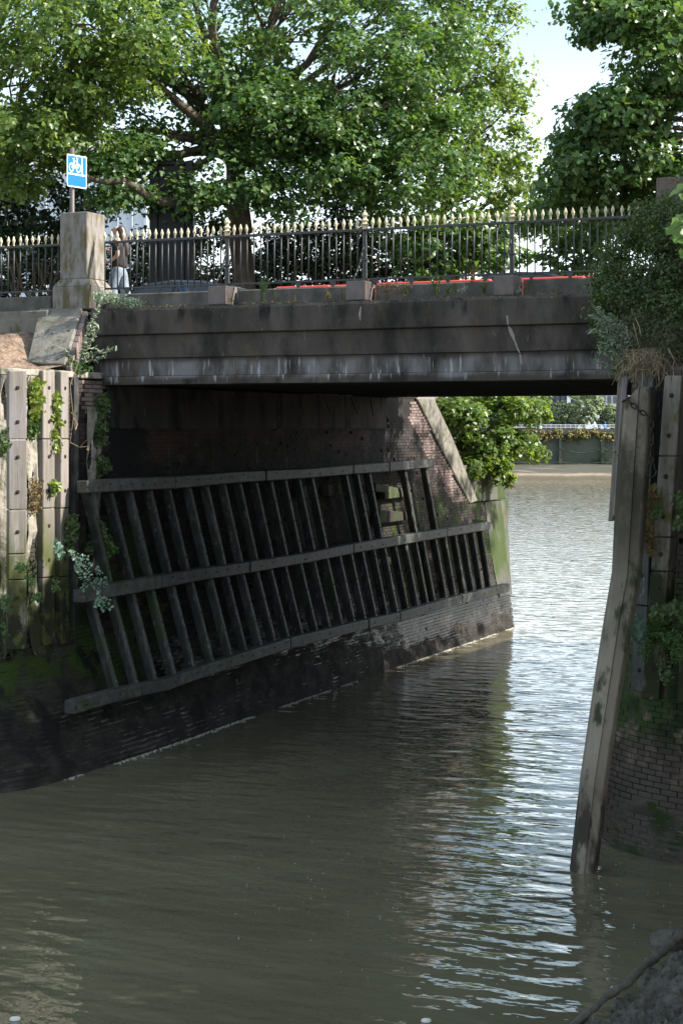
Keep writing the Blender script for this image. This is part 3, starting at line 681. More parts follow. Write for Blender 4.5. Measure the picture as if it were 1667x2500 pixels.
for x in XP:
    part('post_block', MB().box(x - .19, x + .15, .06, .52, 7.767, 8.095), M['block'], br, bevel=.015)
    p = link('post', post_me, rl, (x, YR, 8.095))
    link('finial', fin_me, p, (x, YR, 8.99), None, (.82, .82, .98))
    st = MB().tube([(x - .07, .09, 8.10), (x - .03, .25, 8.35), (x, .39, 8.72)], .016, 6); st.box(x - .1, x - .04, .07, .13, 8.095, 8.12); part('brace', st, M['iron'], rl)
lx = [on(px, 600, 1, YR)[0] for px in (5, 20, 35, 50.5, 66, 81, 96, 112, 127.5, 143.5)]
d_ = lx[1] - lx[0]; lx = [lx[0] - d_ * k for k in (4, 3, 2, 1)] + lx
rl2 = railing('short black railing with gold spearheads to the left of the stone pillar', -5, -.95, lx)
solo('parapet_wall', MB().box(-9, -1.1, .30, .76, 7.3, 8.045), M['upstand'], 'low dark stone kerb wall under the railing left of the pillar', 'wall', bevel=.02)

# ------------------------------------------------------------------ stone pillars
def pillar(label, x0, x1, y0, y1, z0, ztop, zpl, m):
    t = thing('stone_pillar', label, 'pillar', ((x0 + x1) / 2, (y0 + y1) / 2, z0))
    part('shaft', MB().box(x0, x1, y0, y1, zpl, ztop), m, t, bevel=.012)
    g = .1; mbp = MB().hexa([(x0 - g, y0 - g, z0), (x1 + g, y0 - g, z0), (x1 + g, y1 + g, z0), (x0 - g, y1 + g, z0), (x0 - g, y0 - g, zpl - .14), (x1 + g, y0 - g, zpl - .14), (x1 + g, y1 + g, zpl - .14), (x0 - g, y1 + g, zpl - .14)])
    mbp.v = [v for v in mbp.v]; part('plinth', mbp, m, t, bevel=.02)
    part('plinth_slope', MB().hexa([(x0 - g + .01, y0 - g + .01, zpl - .138), (x1 + g - .01, y0 - g + .01, zpl - .138), (x1 + g - .01, y1 + g - .01, zpl - .138), (x0 - g + .01, y1 + g - .01, zpl - .138), (x0, y0, zpl - .003), (x1, y0, zpl - .003), (x1, y1, zpl - .003), (x0, y1, zpl - .003)]), m, t)
    return t
pa = on(213, 520, 1, .12); pl = on(147, 520, 1, .12)
pillar('square granite pillar at the left end of the bridge railing', pl[0], pa[0], .12, .74, 7.76, 9.52, 8.32, M['pillar'])
pr_ = on(1601, 436, 1, .12)
pillar('tall dark granite pillar rising from the ivy at the right end of the railing', pr_[0], pr_[0] + .62, .12, .74, 7.0, 9.53, 8.2, M['pillar_dark'])

# ------------------------------------------------------------------ left abutment pieces
cs_ = thing('coping_stone', 'big slanted grey stone slab on the bank below the left pillar', 'stone', (-.7, -.7, 6.8))
tp = [on(97, 752, 1, -.02), on(200, 751, 1, -.02)]; bt = [on(66, 884, 1, -1.15), on(158, 890, 1, -1.15)]
cs_mb = MB(); n_ = np.array([0, .55, -.42]) * .55
cs_mb.hexa([bt[0] + n_, bt[1] + n_, tp[1] + n_, tp[0] + n_, bt[0], bt[1], tp[1], tp[0]]); part('slab', cs_mb, M['stone'], cs_, bevel=.02)
bb = MB(); e0, e1 = tp[1] + n_ * .1, bt[1] + n_ * .1
for k in range(9):
    t0 = k / 9; t1 = (k + .88) / 9; p0 = e1 + (e0 - e1) * t0; p1 = e1 + (e0 - e1) * t1
    b = MB().hexa([p0 + [.01, 0, -.34], p0 + [.13, .02, -.34], p1 + [.13, .02, -.34], p1 + [.01, 0, -.34], p0 + [.01, 0, -.02], p0 + [.11, .0, -.02], p1 + [.11, .0, -.02], p1 + [.01, 0, -.02]])
    part('brick', b, M['pink_brick'], cs_, bevel=.008)
solo('retaining_wall', MB().hexa([(-9, -.25, 6.6), (-.85, -.2, 6.6), (-.85, .1, 6.6), (-9, .1, 6.6), (-9, -.25, 7.72), (-.85, -.2, 7.75), (-.85, .1, 7.75), (-9, .1, 7.72)]), M['stone'], 'low rough concrete wall behind the earth bank on the left', 'wall', bevel=.02)

# ------------------------------------------------------------------ fender posts (stacked squared timbers bolted to the nose)
def fender(label, c, yaw, w, d, joints, m, lean=(0, 0), bolts=True, ext=None, group=None, bx_=0.0):
    """c = x, y of the middle of the front face; yaw from +x; joints = list of heights top -> bottom"""
    t = thing('fender_post', label, 'post', (c[0], c[1], joints[-1]), group)
    n = np.array([math.cos(yaw), math.sin(yaw), 0]); s = np.array([-math.sin(yaw), math.cos(yaw), 0])
    for i in range(len(joints) - 1):
        z1, z0 = joints[i] - .006, joints[i + 1] + .006
        f = lambda z: np.array([c[0] + lean[0] * (joints[0] - z), c[1] + lean[1] * (joints[0] - z), z])
        jw = rng.uniform(-.006, .006); P = []
        for z in (z0, z1):
            q = f(z) + n * jw; P += [q - s * w / 2 - n * d, q - s * w / 2, q + s * w / 2, q + s * w / 2 - n * d]
        part('timber', MB().hexa(P), m, t, bevel=.012)
        if bolts:
            for zz in ([(z0 + z1) / 2] if z1 - z0 < .8 else [z0 + (z1 - z0) * .25, z0 + (z1 - z0) * .75]):
                q = f(zz) + n * (jw) + s * bx_
                bo = MB().tube([q - n * .005, q + n * .006], [.034, .034], 10); bo.tube([q + n * .006, q + n * .02], [.018, .018], 6)
                part('bolt', bo, M['rust'], t)
    return t
g1 = 'timber fender posts on the left quay nose'
zz_ = lambda py, Y: 5.6 + (HZ - py) / F * Y
def j(ys, Y): return [zz_(y, Y) for y in ys]
c1 = on(44, 1050, 1, -3.05); fender('broad weathered timber post furthest left on the sunlit quay wall', c1, math.radians(-46), .29, .22, j([904, 1073, 1245, 1353, 1416, 1587], 29.1), M['timber'], group=g1)
c2 = on(121, 1050, 1, -2.0); fender('pale timber post with its sunlit face, between two strips of lime creeper', c2, math.radians(-6), .31, .15, j([904, 1072, 1241, 1410, 1577], 30.1), M['timber'], group=g1)
c3 = on(160, 1050, 1, -1.52); fender('narrow sunlit timber post right of the lime creeper, beside the dark corner post', c3, math.radians(3), .26, .15, j([906, 1072, 1240, 1407, 1573], 30.6), M['timber'], group=g1)
c4 = on(188, 1050, 1, -1.0); fender('dark shaded timber post at the corner where the wall goes under the bridge', c4, math.radians(8), .17, .2, j([912, 1300, 1585], 31.1), M['frame'], group=g1)  # black frame timber here puts the corner's shade into the post colour
g2 = 'timber fender posts on the right quay nose'
nA = math.radians(-100)
def lean_fit(p0, p1): k = p0[2] - p1[2]; return ((p1[0] - p0[0]) / k, (p1[1] - p0[1]) / k)
a0, a1 = on(1642, 915, 1, -4.28), on(1585, 1709, 1, -4.55)
fender('grey timber post with big bolt heads to the right of the hanging chain', a0, nA, .24, .28, j([915, 1114, 1312, 1396, 1560, 1709], 23.4), M['timber_grey'], lean_fit(a0, a1), group=g2)
a0, a1 = on(1716, 915, 1, -4.3), on(1672, 1716, 1, -4.6)
fender('dark mossy timber post cut off by the right edge behind the ferns', a0, nA, .24, .28, j([915, 1180, 1440, 1716], 23.2), M['timber_grey'], lean_fit(a0, a1), group=g2)
a0, a1 = on(1575, 925, 1, -3.75), on(1560, 1600, 1, -3.95)
fender('dark timber post in the shadow directly behind the leaning concrete pile', a0, math.radians(-115), .24, .25, j([915, 1190, 1480, 1690], 24.0), M['frame'], lean_fit(a0, a1), group=g2)
a0, a1 = on(1525, 915, 1, -2.62), on(1502, 1250, 1, -2.75)
fender('slim pale two-faced timber post left of the leaning pile, against the open river', a0, math.radians(-80), .08, .16, j([916, 1112, 1262], 25.3), M['timber'], lean_fit(a0, a1), bolts=False, group=g2)
a0b = on(1514.5, 915, 1, -2.5); fender('brown shaded timber strip on the river side of the slim pale post', a0b, math.radians(-80), .075, .2, j([914, 1104, 1275], 25.4), M['timber_grey'], lean_fit(a0, a1), bolts=False, group=g2)

# ------------------------------------------------------------------ the leaning concrete pile and its chain
pd = thing('concrete_pile', 'tall worn concrete pile leaning out into the water in front of the right wall', 'pile', on(1425, 2130, 1, -5.44))
cl = [(945, 1562), (1100, 1552), (1250, 1543), (1400, 1533), (1550, 1507), (1700, 1484), (1900, 1454), (2130, 1427), (2230, 1414)]
secs = []; prof = [(-.185, .03), (-.17, .0), (-.03, -.075), (-.012, -.055), (.10, -.06), (.125, -.045), (.185, .03), (.185, .24), (-.185, .24)]
for py, px in cl:
    k = (py - 945) / (2130 - 945); s = -4.75 - .7 * k; p = on(px, py, 1, s)
    w_ = 1.04 if py < 1300 else 1.0 - .12 * k
    if py == 945: secs.append([p + R_ * a * w_ + H_ * b + U_ * (-.16 if a < -.1 else 0) for a, b in prof]); continue
    secs.append([p + R_ * a * w_ + H_ * b for a, b in prof])
pmb = MB().sweep(secs); part('shaft', pmb, M['pile'], pd)
ch = thing('chain', 'rusty chain slung across the top of the concrete pile and hanging down its right side', 'chain', on(1590, 1020, 1, -4.9))
lk = MB(); pp = []
for i in range(13):
    a = 2 * math.pi * i / 12; pp.append((.028 * math.cos(a), 0, .046 * math.sin(a)))
lk.tube(pp, .011, 6); link_me = to_mesh('chain_link', lk, M['rust'], smooth=True)
cp = [(1532, 976), (1545, 990), (1558, 1001), (1572, 1010), (1590, 1020), (1590, 1045), (1590, 1075), (1588, 1105), (1588, 1130)]
path = []
for i, (px, py) in enumerate(cp): path.append(on(px, py, 1, -4.92 + (.0 if i < 4 else .06)))
Ls = [0]
for i in range(1, len(path)): Ls.append(Ls[-1] + np.linalg.norm(path[i] - path[i - 1]))
nl = int(Ls[-1] / .072)
for k in range(nl):
    q = (k + .5) / nl * Ls[-1]; i = max(ii for ii in range(len(Ls)) if Ls[ii] <= q); i = min(i, len(path) - 2); t = (q - Ls[i]) / (Ls[i + 1] - Ls[i])
    p = path[i] * (1 - t) + path[i + 1] * t; d = path[i + 1] - path[i]
    rq = V(d).to_track_quat('Z', 'Y') @ Matrix.Rotation(math.radians(90 * (k % 2) + rng.uniform(-15, 15)), 4, 'Z').to_quaternion()
    link('chain_link', link_me, ch, p, rq.to_euler())
rg_ = MB(); c = on(1588, 1147, 1, -4.85); pts = []
for i in range(17): a = 2 * math.pi * i / 16; pts.append(c + R_ * (.05 + .02 * (math.sin(a) < 0)) * math.cos(a) + U_ * .10 * math.sin(a))
rg_.tube(pts, .013, 6); part('shackle', rg_, M['rust'], ch, smooth=True)
spk = MB().tube([on(1518, 981, 1, -4.8), on(1536, 970, 1, -4.95)], .014, 6); part('spike', spk, M['rust'], ch)

# ------------------------------------------------------------------ the timber fender frame under the bridge
fr = thing('timber_fender', 'dark slatted timber frame bolted along the left wall under the bridge', 'timber frame', (1, 8, 2.5))
def fsurf(px, py, off):
    x = .6
    for _ in range(14):
        p = on(px, py, 0, x); s, z = p[1], p[2]; x = .6 * x + .4 * (x_left(max(s, -1.6), z) + off)
    return on(px, py, 0, x)
def poly(pts, x):
    xs = [p[0] for p in pts]; i = max(0, min(len(xs) - 2, int(np.searchsorted(xs, x)) - 1)); t = (x - xs[i]) / (xs[i + 1] - xs[i])
    return pts[i][1] + (pts[i + 1][1] - pts[i][1]) * t
LT = [(201, 1189), (280, 1184), (418, 1178), (571, 1165), (750, 1155), (853, 1146), (941, 1140), (1052, 1130)]
LM = [(191, 1456), (277, 1439), (383, 1420), (500, 1399), (548, 1393), (750, 1360), (853, 1339), (1006, 1313), (1083, 1300), (1190, 1283)]
LB = [(171, 1727), (287, 1694), (399, 1671), (500, 1635), (600, 1602), (700, 1570), (891, 1523), (968, 1506), (1083, 1472), (1236, 1434)]
OFF = .44
def waling(L, cuts, hh):
    for a, b in zip(cuts[:-1], cuts[1:]):
        xs = [a + 1.2] + [p[0] for p in L if a + 8 < p[0] < b - 8] + [b - .6]
        secs = []; jog = rng.uniform(-.012, .012)
        for k, x in enumerate(xs):
            p = fsurf(x, poly(L, x), OFF); h2 = hh / 2 * (1 + .08 * vn(x * .02, hh, 3)); 
            secs.append([p + [-.12, 0, -h2], p + [.10 + jog, 0, -h2], p + [.10 + jog, 0, h2], p + [-.12, 0, h2]])
        part('waling', MB().sweep(secs), M['rail'], fr, bevel=.016)
waling(LT, [201, 418, 640, 853, 941, 1052], .215); waling(LM, [191, 383, 600, 853, 1083, 1190], .225); waling(LB, [171, 335, 430, 700, 891, 968, 1120, 1236], .215)
K = 1.0632
up = [205, 255, 300, 345, 388, 435, 475, 515, 551, 588, 622, 655, 687, 717, 795, 821, 848, 930, 978]
lo = [212, 260, 305, 350, 397, 441, 485, 521, 557, 590, 622, 655, 690, 721, 751, 780, 806, 832, 858, 883, 908, 932, 955, 972, 1000, 1022, 1045, 1065, 1086, 1106]
def stud(xt, La, Lb, lean):
    xb = xt + lean; pa = fsurf(xt, poly(La, xt) + 4, OFF - .02); pb = fsurf(xb, poly(Lb, xb) - 2, OFF - .02)
    d = pb - pa; n = np.array([1, 0, .0]); n = n - d * n.dot(d) / d.dot(d); n /= np.linalg.norm(n); t = np.cross(d / np.linalg.norm(d), n)
    P = []; w = .060 * rng.uniform(.9, 1.12); dp = .17
    for q in (pb, pa):
        P += [q - t * w - n * dp, q - t * w, q + t * w, q + t * w - n * dp]
    part('stud', MB().hexa(P), M['frame'], fr, bevel=.022)
    return pa, pb, n
bolts = MB()
for x in up:
    x *= K; a, b, n = stud(x, LT, LM, 60 - (x - 218) * .038)
    for t in (.06, .3, .55, .8): q = a + (b - a) * t; bolts.tube([q - n * .004, q + n * .008], .016, 6)
for x in lo:
    x *= K; a, b, n = stud(x, LM, LB, 66 - (x - 225) * .044)
    for t in (.15, .4, .65, .9): q = a + (b - a) * t; bolts.tube([q - n * .004, q + n * .008], .016, 6)
for L in (LT, LM, LB):
    for x in np.arange(L[0][0] + 15, L[-1][0] - 5, 27):
        q = fsurf(x, poly(L, x) + rng.uniform(-5, 5), OFF + .10); bolts.tube([q, q + [.012, 0, 0]], .018, 6)
part('bolts', bolts, M['rust'], fr, kind='stuff')
# short packing timbers left inside the frame
for (x0, x1, y0, dy) in ((733, 760, 1200, 22), (795, 828, 1197, 24)):
    p, q = fsurf(x0, y0, .1), fsurf(x1, y0 - 2, .1); b = MB().hexa([p + [-.15, 0, -.13], p + [.08, 0, -.13], q + [.08, 0, -.13], q + [-.15, 0, -.13], p + [-.15, 0, .13], p + [.08, 0, .13], q + [.08, 0, .13], q + [-.15, 0, .13]])
    part('packing_timber', b, M['panel'], fr, bevel=.012)
for (x0, y0, x1, y1, hh) in ((912, 1190, 995, 1202, .10), (935, 1210, 998, 1205, .09), (922, 1262, 996, 1258, .16)):
    p, q = fsurf(x0, y0, .16), fsurf(x1, y1, .16); b = MB().hexa([p + [-.15, 0, -hh], p + [.05, 0, -hh], q + [.05, 0, -hh * .7], q + [-.15, 0, -hh * .7], p + [-.15, 0, hh], p + [.05, 0, hh], q + [.05, 0, hh * .5], q + [-.15, 0, hh * .5]])
    part('packing_timber', b, M['panel'] if hh < .12 else M['brick'], fr, bevel=.012)

# ------------------------------------------------------------------ trees
def smooth_path(pts, n=5):
    P_ = [np.array(p, float) for p in pts]; P_ = [2 * P_[0] - P_[1]] + P_ + [2 * P_[-1] - P_[-2]]; o = []
    for i in range(1, len(P_) - 2):
        for k in range(n):
            t = k / n; a, b, c, d = P_[i - 1:i + 3]
            o.append(.5 * (2 * b + (c - a) * t + (2 * a - 5 * b + 4 * c - d) * t * t + (3 * b - a - 3 * c + d) * t ** 3) + rng.normal(0, .02, 3))
    return o + [P_[-2]]
def tree(label, base, fork, lobes, leaf_n, clump_r, size, m, trunk_r, group=None, name='plane_tree', bias=.35, limbs=True, extra=(), keep=None, tm=T_PLANE, twig_share=.3):
    t = thing(name, label, 'tree', base, group)
    P, Nn, CC = clump_cloud(lobes, leaf_n, clump_r, bias=bias, keep=keep)
    leaves('crown', P, Nn, size, tm, m, t, droop=.5)
    tr = MB(); b = np.array(base, float); fk = np.array(fork, float)
    n = 7; secs = []
    for i in range(n + 1):
        k = i / n; c = b + (fk - b) * k + np.array([.06 * vn(k * 3, b[0], 1), .06 * vn(k * 3, b[1], 1), 0]); rr = trunk_r * (1 + .5 * max(0, 1 - k * 5) ** 2) * (1 - .3 * k)
        secs.append([c + rr * (1 + .08 * vn(a, k * 4, 1.5)) * np.array([math.cos(a * .5236), math.sin(a * .5236), 0]) for a in range(12)])
    tr.sweep(secs); part('trunk', tr, M['bark'], t, smooth=True)
    if limbs:
        ends = {}
        for li, (c, r, nc) in enumerate(lobes):
            lb = MB(); c = np.array(c, float)
            a = fk - (fk - b) * .12 * rng.uniform(0, 1); pts = limb(lb, a, c, trunk_r * .42, trunk_r * .12, sag=.06)
            tw = MB(); cl_ = [q for l2, q in CC if l2 == li]
            for q in cl_:
                if rng.uniform() < twig_share:
                    s0 = pts[int(rng.integers(2, len(pts)))]; limb(tw, s0, q, trunk_r * .09 + .008, .008, sag=.05, n=5, seg=4)
            part('limb', lb, M['bark'], t, smooth=True)
            if tw.v: part('twigs', tw, M['bark'], t, kind='stuff')
    for pts, r0, r1 in extra:
        pts = smooth_path(pts); lb = MB(); lb.tube(pts, list(np.linspace(r0, r1, len(pts))), 9); part('limb', lb, M['bark'], t, smooth=True)
    return t
def A(px, py, Y, rx, ry, rz, n): return (at_d(px, py, Y), (rx, ry, rz), n)

# the big plane beyond the road
tb = np.array([-4.75, 15.3, 7.2]); Yt = 47.9
fork = at_d(572, 330, Yt)
main = [A(640, 60, 48, 3.2, 3, 2.2, 80), A(430, 200, 46.5, 2.6, 2.5, 1.6, 60), A(860, 200, 47, 3.0, 2.6, 2.0, 90), A(1000, 60, 49, 2.6, 2.6, 2.0, 60),
        A(1010, 390, 47, 2.0, 2, 1.4, 52), A(760, 380, 46, 1.8, 2, 1.1, 42),
        A(560, 440, 45.5, 1.4, 1.4, .9, 26), A(640, 300, 46, 1.9, 1.8, 1.2, 36), A(900, 470, 46.5, 1.5, 1.8, .9, 28), A(300, 60, 45, 2.4, 2.4, 1.8, 56),
        A(760, -200, 49, 4.5, 4, 2.5, 60), A(420, -150, 47, 3.5, 3, 2.2, 40), A(1080, -140, 50, 2.2, 3, 2.0, 34), A(1060, 250, 48, 1.8, 2, 1.3, 44), A(690, 470, 45.5, 1.1, 1.2, .7, 20), A(820, 300, 47, 2, 2, 1.2, 40), A(250, 330, 47, 1.9, 2, 1.1, 34), A(300, 480, 44.5, .7, .8, .4, 11), A(250, 400, 44.5, .8, .8, .4, 13), A(430, 480, 44.6, .9, .9, .45, 14), A(330, 400, 45, 1.2, 1.2, .6, 18)]
ex = [([tb + [0, -.1, 3.6], at_d(556, 300, 47), at_d(545, 180, 46.6), at_d(520, 60, 46.4), at_d(540, -60, 46.4)], .22, .08),
      ([at_d(585, 420, 47.4), at_d(500, 310, 46.2), at_d(430, 245, 45.6), at_d(340, 165, 45.4)], .20, .06),
      ([at_d(575, 480, 47.4), at_d(450, 500, 45), at_d(365, 478, 44.2), at_d(300, 442, 43.8), at_d(235, 440, 43.6), at_d(150, 400, 43.5)], .16, .04),
      ([at_d(590, 400, 47), at_d(720, 350, 46.6), at_d(860, 285, 46.6), at_d(990, 240, 47), at_d(1100, 170, 48)], .16, .04)]
tree('huge plane tree with a thick fluted trunk just beyond the middle of the bridge railing', tb, fork, main, 74, .58, .124, M['leaf_plane'], .35, extra=ex)
tl2 = np.array([-2.3, 21.4, 7.2])
tree('lighter yellow-green plane tree right of the huge one, its edge against the open sky', tl2, tl2 + [.1, 0, 3.4], [A(1150, 90, 52, 1.6, 1.8, 2.0, 44), A(1190, 330, 52, 1.5, 2, 1.4, 42), A(1120, 480, 51.5, 1.7, 2, .95, 36), A(1270, 440, 51.5, .85, 1.4, 1.0, 26), A(1225, 210, 52, .9, 1.4, .7, 18), A(1190, 570, 51, 1.3, 1.4, .5, 20), A(1120, -120, 52.5, 2.0, 2, 1.6, 26), A(1060, 250, 52.5, 1.8, 1.6, 1.6, 36)], 52, .54, .122, M['leaf_sun_tint'], .24)
# left tree, nearer, its bright crown in the top left corner
tl = on(-190, 690, 1, 13.5); tl[2] = 7.2
left = [A(60, 120, 44, 1.9, 2, 1.9, 46), A(190, 60, 43, 1.7, 2, 1.4, 40), A(250, 190, 43.5, 1.4, 1.6, .9, 26), A(60, 330, 43, 1.4, 1.8, .9, 30), A(150, 260, 44, 1.5, 1.6, .8, 26), A(-120, 150, 45, 2.2, 2.5, 2.6, 40), A(40, 420, 44, 1.3, 1.5, .6, 22), A(130, 340, 43.5, 1.2, 1.4, .6, 24), A(100, -150, 45, 2.6, 2.5, 1.8, 34), A(360, 110, 43, 1.3, 1.3, .9, 20)]
tree('plane tree with sunlit yellow-green leaves filling the top left corner', tl, tl + [0, .2, 3.6], left, 70, .56, .12, M['leaf_sun_tint'], .26)
# right tree over the far side of the bridge
t3 = np.array([12.8, 16.2, 7.1])
right = [A(1640, 40, 38, 1.5, 2, .9, 34), A(1560, 25, 37, .9, 1.2, .45, 16), A(1640, 230, 38.5, 1.6, 2, 1.0, 46), A(1545, 275, 38, 1.0, 1.5, .6, 32), A(1450, 310, 38, .65, 1.2, .5, 20), A(1440, 410, 38.5, .75, 1.4, .6, 26), A(1540, 400, 38.5, 1.2, 1.5, .7, 36), A(1440, 10, 37.5, .5, .8, .2, 9), A(1440, 75, 37.5, .3, .6, .2, 7), A(1640, 440, 39, 1.2, 1.6, .6, 26),
         A(1800, 150, 40, 2.0, 3, 2.2, 60), A(1760, -80, 40, 2.2, 3, 1.6, 50), A(2050, 100, 42, 2.6, 3, 2.6, 50), ((13.2, 20.0, 12.6), (2.6, 2.6, 2.8), 110), ((13.6, 23.2, 12.2), (2.6, 2.2, 1.9), 56), ((13.0, 17.5, 10.2), (2.2, 2.2, 1.8), 80), ((12.4, 14.4, 9.4), (1.7, 2.0, 1.4), 60), A(1375, 550, 44, 1.2, 1.8, .6, 26), A(1460, 540, 43, 1.3, 1.8, .6, 28), A(1385, 375, 39, .4, 1, .5, 11), A(1400, 480, 39, .8, 1.2, .5, 20), A(1640, 150, 38, 1.0, 1.6, .7, 26), A(1520, 70, 37.5, .55, 1, .3, 12), A(1580, 520, 40, 1.2, 1.5, .4, 16), A(1400, 640, 44, 1.2, 1.2, .4, 14)]  # lobes in plain coordinates are unseen, added to shade the far wing wall
tree('dark plane tree hanging over the right end of the bridge, its trunk out of view', t3, t3 + [-.3, -.2, 4.2], right, 66, .47, .13, M['leaf_plane'], .32)
# trees of the near right bank, leaves come in at the right edge, unseen lobes added to shade the creek
t4 = np.array([17.2, -4.9, 6.4])
near = [((14.4, -3.6, 10.2), (2.0, 2.3, 1.3), 76), ((15.8, -6.2, 10.6), (2.2, 2.2, 1.4), 46), ((16.8, -2.2, 10.4), (2.2, 2.4, 1.6), 44), ((17.8, -4.6, 12.6), (2.4, 2.4, 1.5), 40), ((15.4, -5.5, 8.1), (1.6, 2.6, 1.4), 40), ((17.2, -8.5, 8.6), (2.2, 2.6, 1.8), 46), ((15.2, .4, 12.0), (2.1, 2.6, 1.7), 84), ((14.8, -1.4, 11.2), (1.8, 1.8, 1.2), 50), ((15.0, -1.6, 9.2), (1.7, 2.2, 1.6), 40), ((18.5, -11.5, 8.5), (2.5, 2.5, 2), 40), ((16.2, -8.2, 7.4), (1.6, 2.6, 1.2), 44), ((15.2, -4.6, 7.0), (1.4, 1.6, .8), 26), ((14.2, -2.2, 7.6), (1.3, 1.6, 1.2), 30), ((18.2, -6.2, 7.5), (1.7, 2.2, 1.1), 44), ((17.9, -4.4, 7.0), (1.2, 1.7, .7), 34), ((16.2, -3.7, 7.3), (1.4, 1.5, .9), 44)]
tree('bright leaved plane tree of the near right bank, only leaf tips reaching into view', t4, t4 + [-.3, .2, 3.0], near, 82, .64, .2, M['leaf_mid'], .26, extra=[([t4 + [-.2, 0, 2.4], np.array([14.7, -7.5, 9.0]), on(1690, 520, 1, -9.5)], .09, .02)])
tip = thing('leaf_spray', 'spray of large bright green lobed leaves poking in at the right edge', 'leaves', on(1668, 520, 1, -9.5))
lp = []
for (px, py) in ((1655, 466), (1664, 478), (1650, 545), (1645, 560), (1660, 570), (1655, 585), (1668, 600), (1662, 530), (1675, 545), (1672, 480), (1678, 575), (1665, 620)):
    lp.append(on(px, py, 1, -9.5 + rng.uniform(-.15, .15)))
for p in lp:
    lm_ = leaves('leaf', [p], [(0.3, -.7, .6)], .14, T_PLANE, M['leaf_spray'], tip, droop=.4, jitter=.35); del lm_['kind']
st = MB(); 
for p in lp: st.tube([on(1700, 540, 1, -9.45), p + np.array([.08, 0, .05]), p], .004, 4)
part('twigs', st, M['twig'], tip, kind='stuff')
# low dark hedge and shrubs on the garden side of the road
hl = [(-1.9 - 1.45 * k, 17.6 + .5 * (k % 2), 9.35 + .3 * (k % 3)) for k in range(12)]
for i, (x, y, z) in enumerate(hl):
    t = thing('shrub', 'dark clipped shrub in the hedge across the road behind the railing', 'shrub', (x, y, 7.2), 'shrubs of the dark hedge beyond the road')
    P, Nn, CC = clump_cloud([((x, y, z), (1.15, .9, 1.9), 100)], 46, .36, bias=.45); leaves('foliage', P, Nn, .13, T_OVAL, M['leaf_dark'], t)
    sm = MB()
    for k in range(5): limb(sm, (x + rng.uniform(-.2, .2), y, 7.2), (x + rng.uniform(-.7, .7), y + rng.uniform(-.5, .5), z + .3), .03, .01)
    part('stem', sm, M['bark'], t)
def shrub(name, label, cat, lobes, leaf_n, cr, size, tm, m, base, stems=6, group=None, droop=.2, bias=.4, jitter=.55, sr=.015, flat=.8):
    t = thing(name, label, cat, base, group)
    P, Nn, CC = clump_cloud(lobes, leaf_n, cr, bias=bias, flat=flat); leaves('foliage', P, Nn, size, tm, m, t, droop=droop, jitter=jitter)
    if stems:
        sm = MB(); b = np.array(base, float)
        for li, q in [CC[int(i)] for i in rng.choice(len(CC), min(stems, len(CC)), replace=False)]:
            limb(sm, b + rng.normal(0, .05, 3) * [1, 1, .2], q, sr, sr * .4, sag=.05, n=5)
        part('stems', sm, M['twig'], t, kind='stuff')
    return t
b = at_d(840, 690, 49); shrub('shrub', 'tall blackish evergreen shrub right of the plane trunk, behind the middle railing post', 'shrub', [A(840, 470, 49, 1.0, 1.2, 1.3, 60), A(760, 560, 49, 1.2, 1.2, .8, 36), A(940, 560, 49.5, 1.3, 1.2, .9, 40), A(860, 640, 49, 1.8, 1.2, .6, 40)], 46, .36, .12, T_OVAL, M['leaf_dark'], (b[0], b[1], 7.2), 9, sr=.04)
b = at_d(1060, 690, 49); shrub('shrub', 'loose green shrub behind the railing between the middle and right posts', 'shrub', [A(1030, 600, 48, 1.0, 1.2, .8, 34), A(1120, 590, 48.5, .9, 1.2, .9, 28), A(1210, 610, 48.5, .8, 1.0, .6, 16), A(1060, 660, 48.2, 1.3, 1, .4, 18)], 44, .4, .16, T_PLANE, M['leaf_plane'], (b[0], b[1], 7.2), 8, sr=.03)
b = at_d(690, 690, 47); shrub('shrub', 'low dark bush to the right of the plane trunk foot behind the railing', 'shrub', [A(720, 610, 49.4, .9, 1, .7, 30), A(660, 650, 49.4, .6, .8, .4, 12)], 44, .34, .12, T_OVAL, M['leaf_dark'], (b[0], b[1], 7.2), 5, sr=.03)
b = at_d(470, 690, 48.5); shrub('shrub', 'leafy bush behind the railing left of the plane trunk', 'shrub', [A(490, 560, 49.6, .8, 1, .8, 34), A(400, 610, 48.5, 1.1, 1, .6, 30)], 44, .36, .13, T_OVAL, M['leaf_dark'], (b[0], b[1], 7.2), 5, sr=.03)
b = at_d(80, 690, 50); shrub('small_tree', 'dense dark tree behind the cycle sign and the left railing', 'tree', [A(90, 470, 49, 1.9, 1.5, 1.0, 70), A(20, 560, 49, 1.5, 1.3, 1.2, 50), A(200, 520, 50, .8, 1, .9, 26), A(150, 600, 49, 1.2, 1.2, .7, 30)], 44, .4, .15, T_OVAL, M['leaf_dark'], (b[0], b[1], 7.2), 14, sr=.05)

# river-side bush over the wing wall, seen under the bridge
shrub('overhanging_bush', 'sunlit leafy bush spilling over the wing wall under the far side of the bridge', 'bush',
      [A(1110, 1010, 50.5, 1.0, 1.0, .55, 42), A(1200, 1000, 51.5, 1.0, 1.2, .5, 40), A(1280, 1000, 52.5, .75, .9, .45, 26), A(1180, 1080, 51, .85, .9, .45, 36), A(1255, 1085, 52.5, .7, .8, .3, 24), A(1310, 1105, 53, .3, .4, .18, 8), A(1150, 1140, 50.5, .5, .6, .35, 18), A(1205, 1130, 51, .45, .5, .22, 12), A(1225, 1165, 51.5, .2, .3, .3, 7)],
      70, .3, .115, T_PLANE, M['leaf_sun_tint'], (-1.2, 20.2, 4.7), 16, sr=.02)
tw = thing('bare_twig', 'bare dark twigs growing out of the wing wall above the timber frame', 'twigs', on(1040, 1125, 0, .1))
sm = MB()
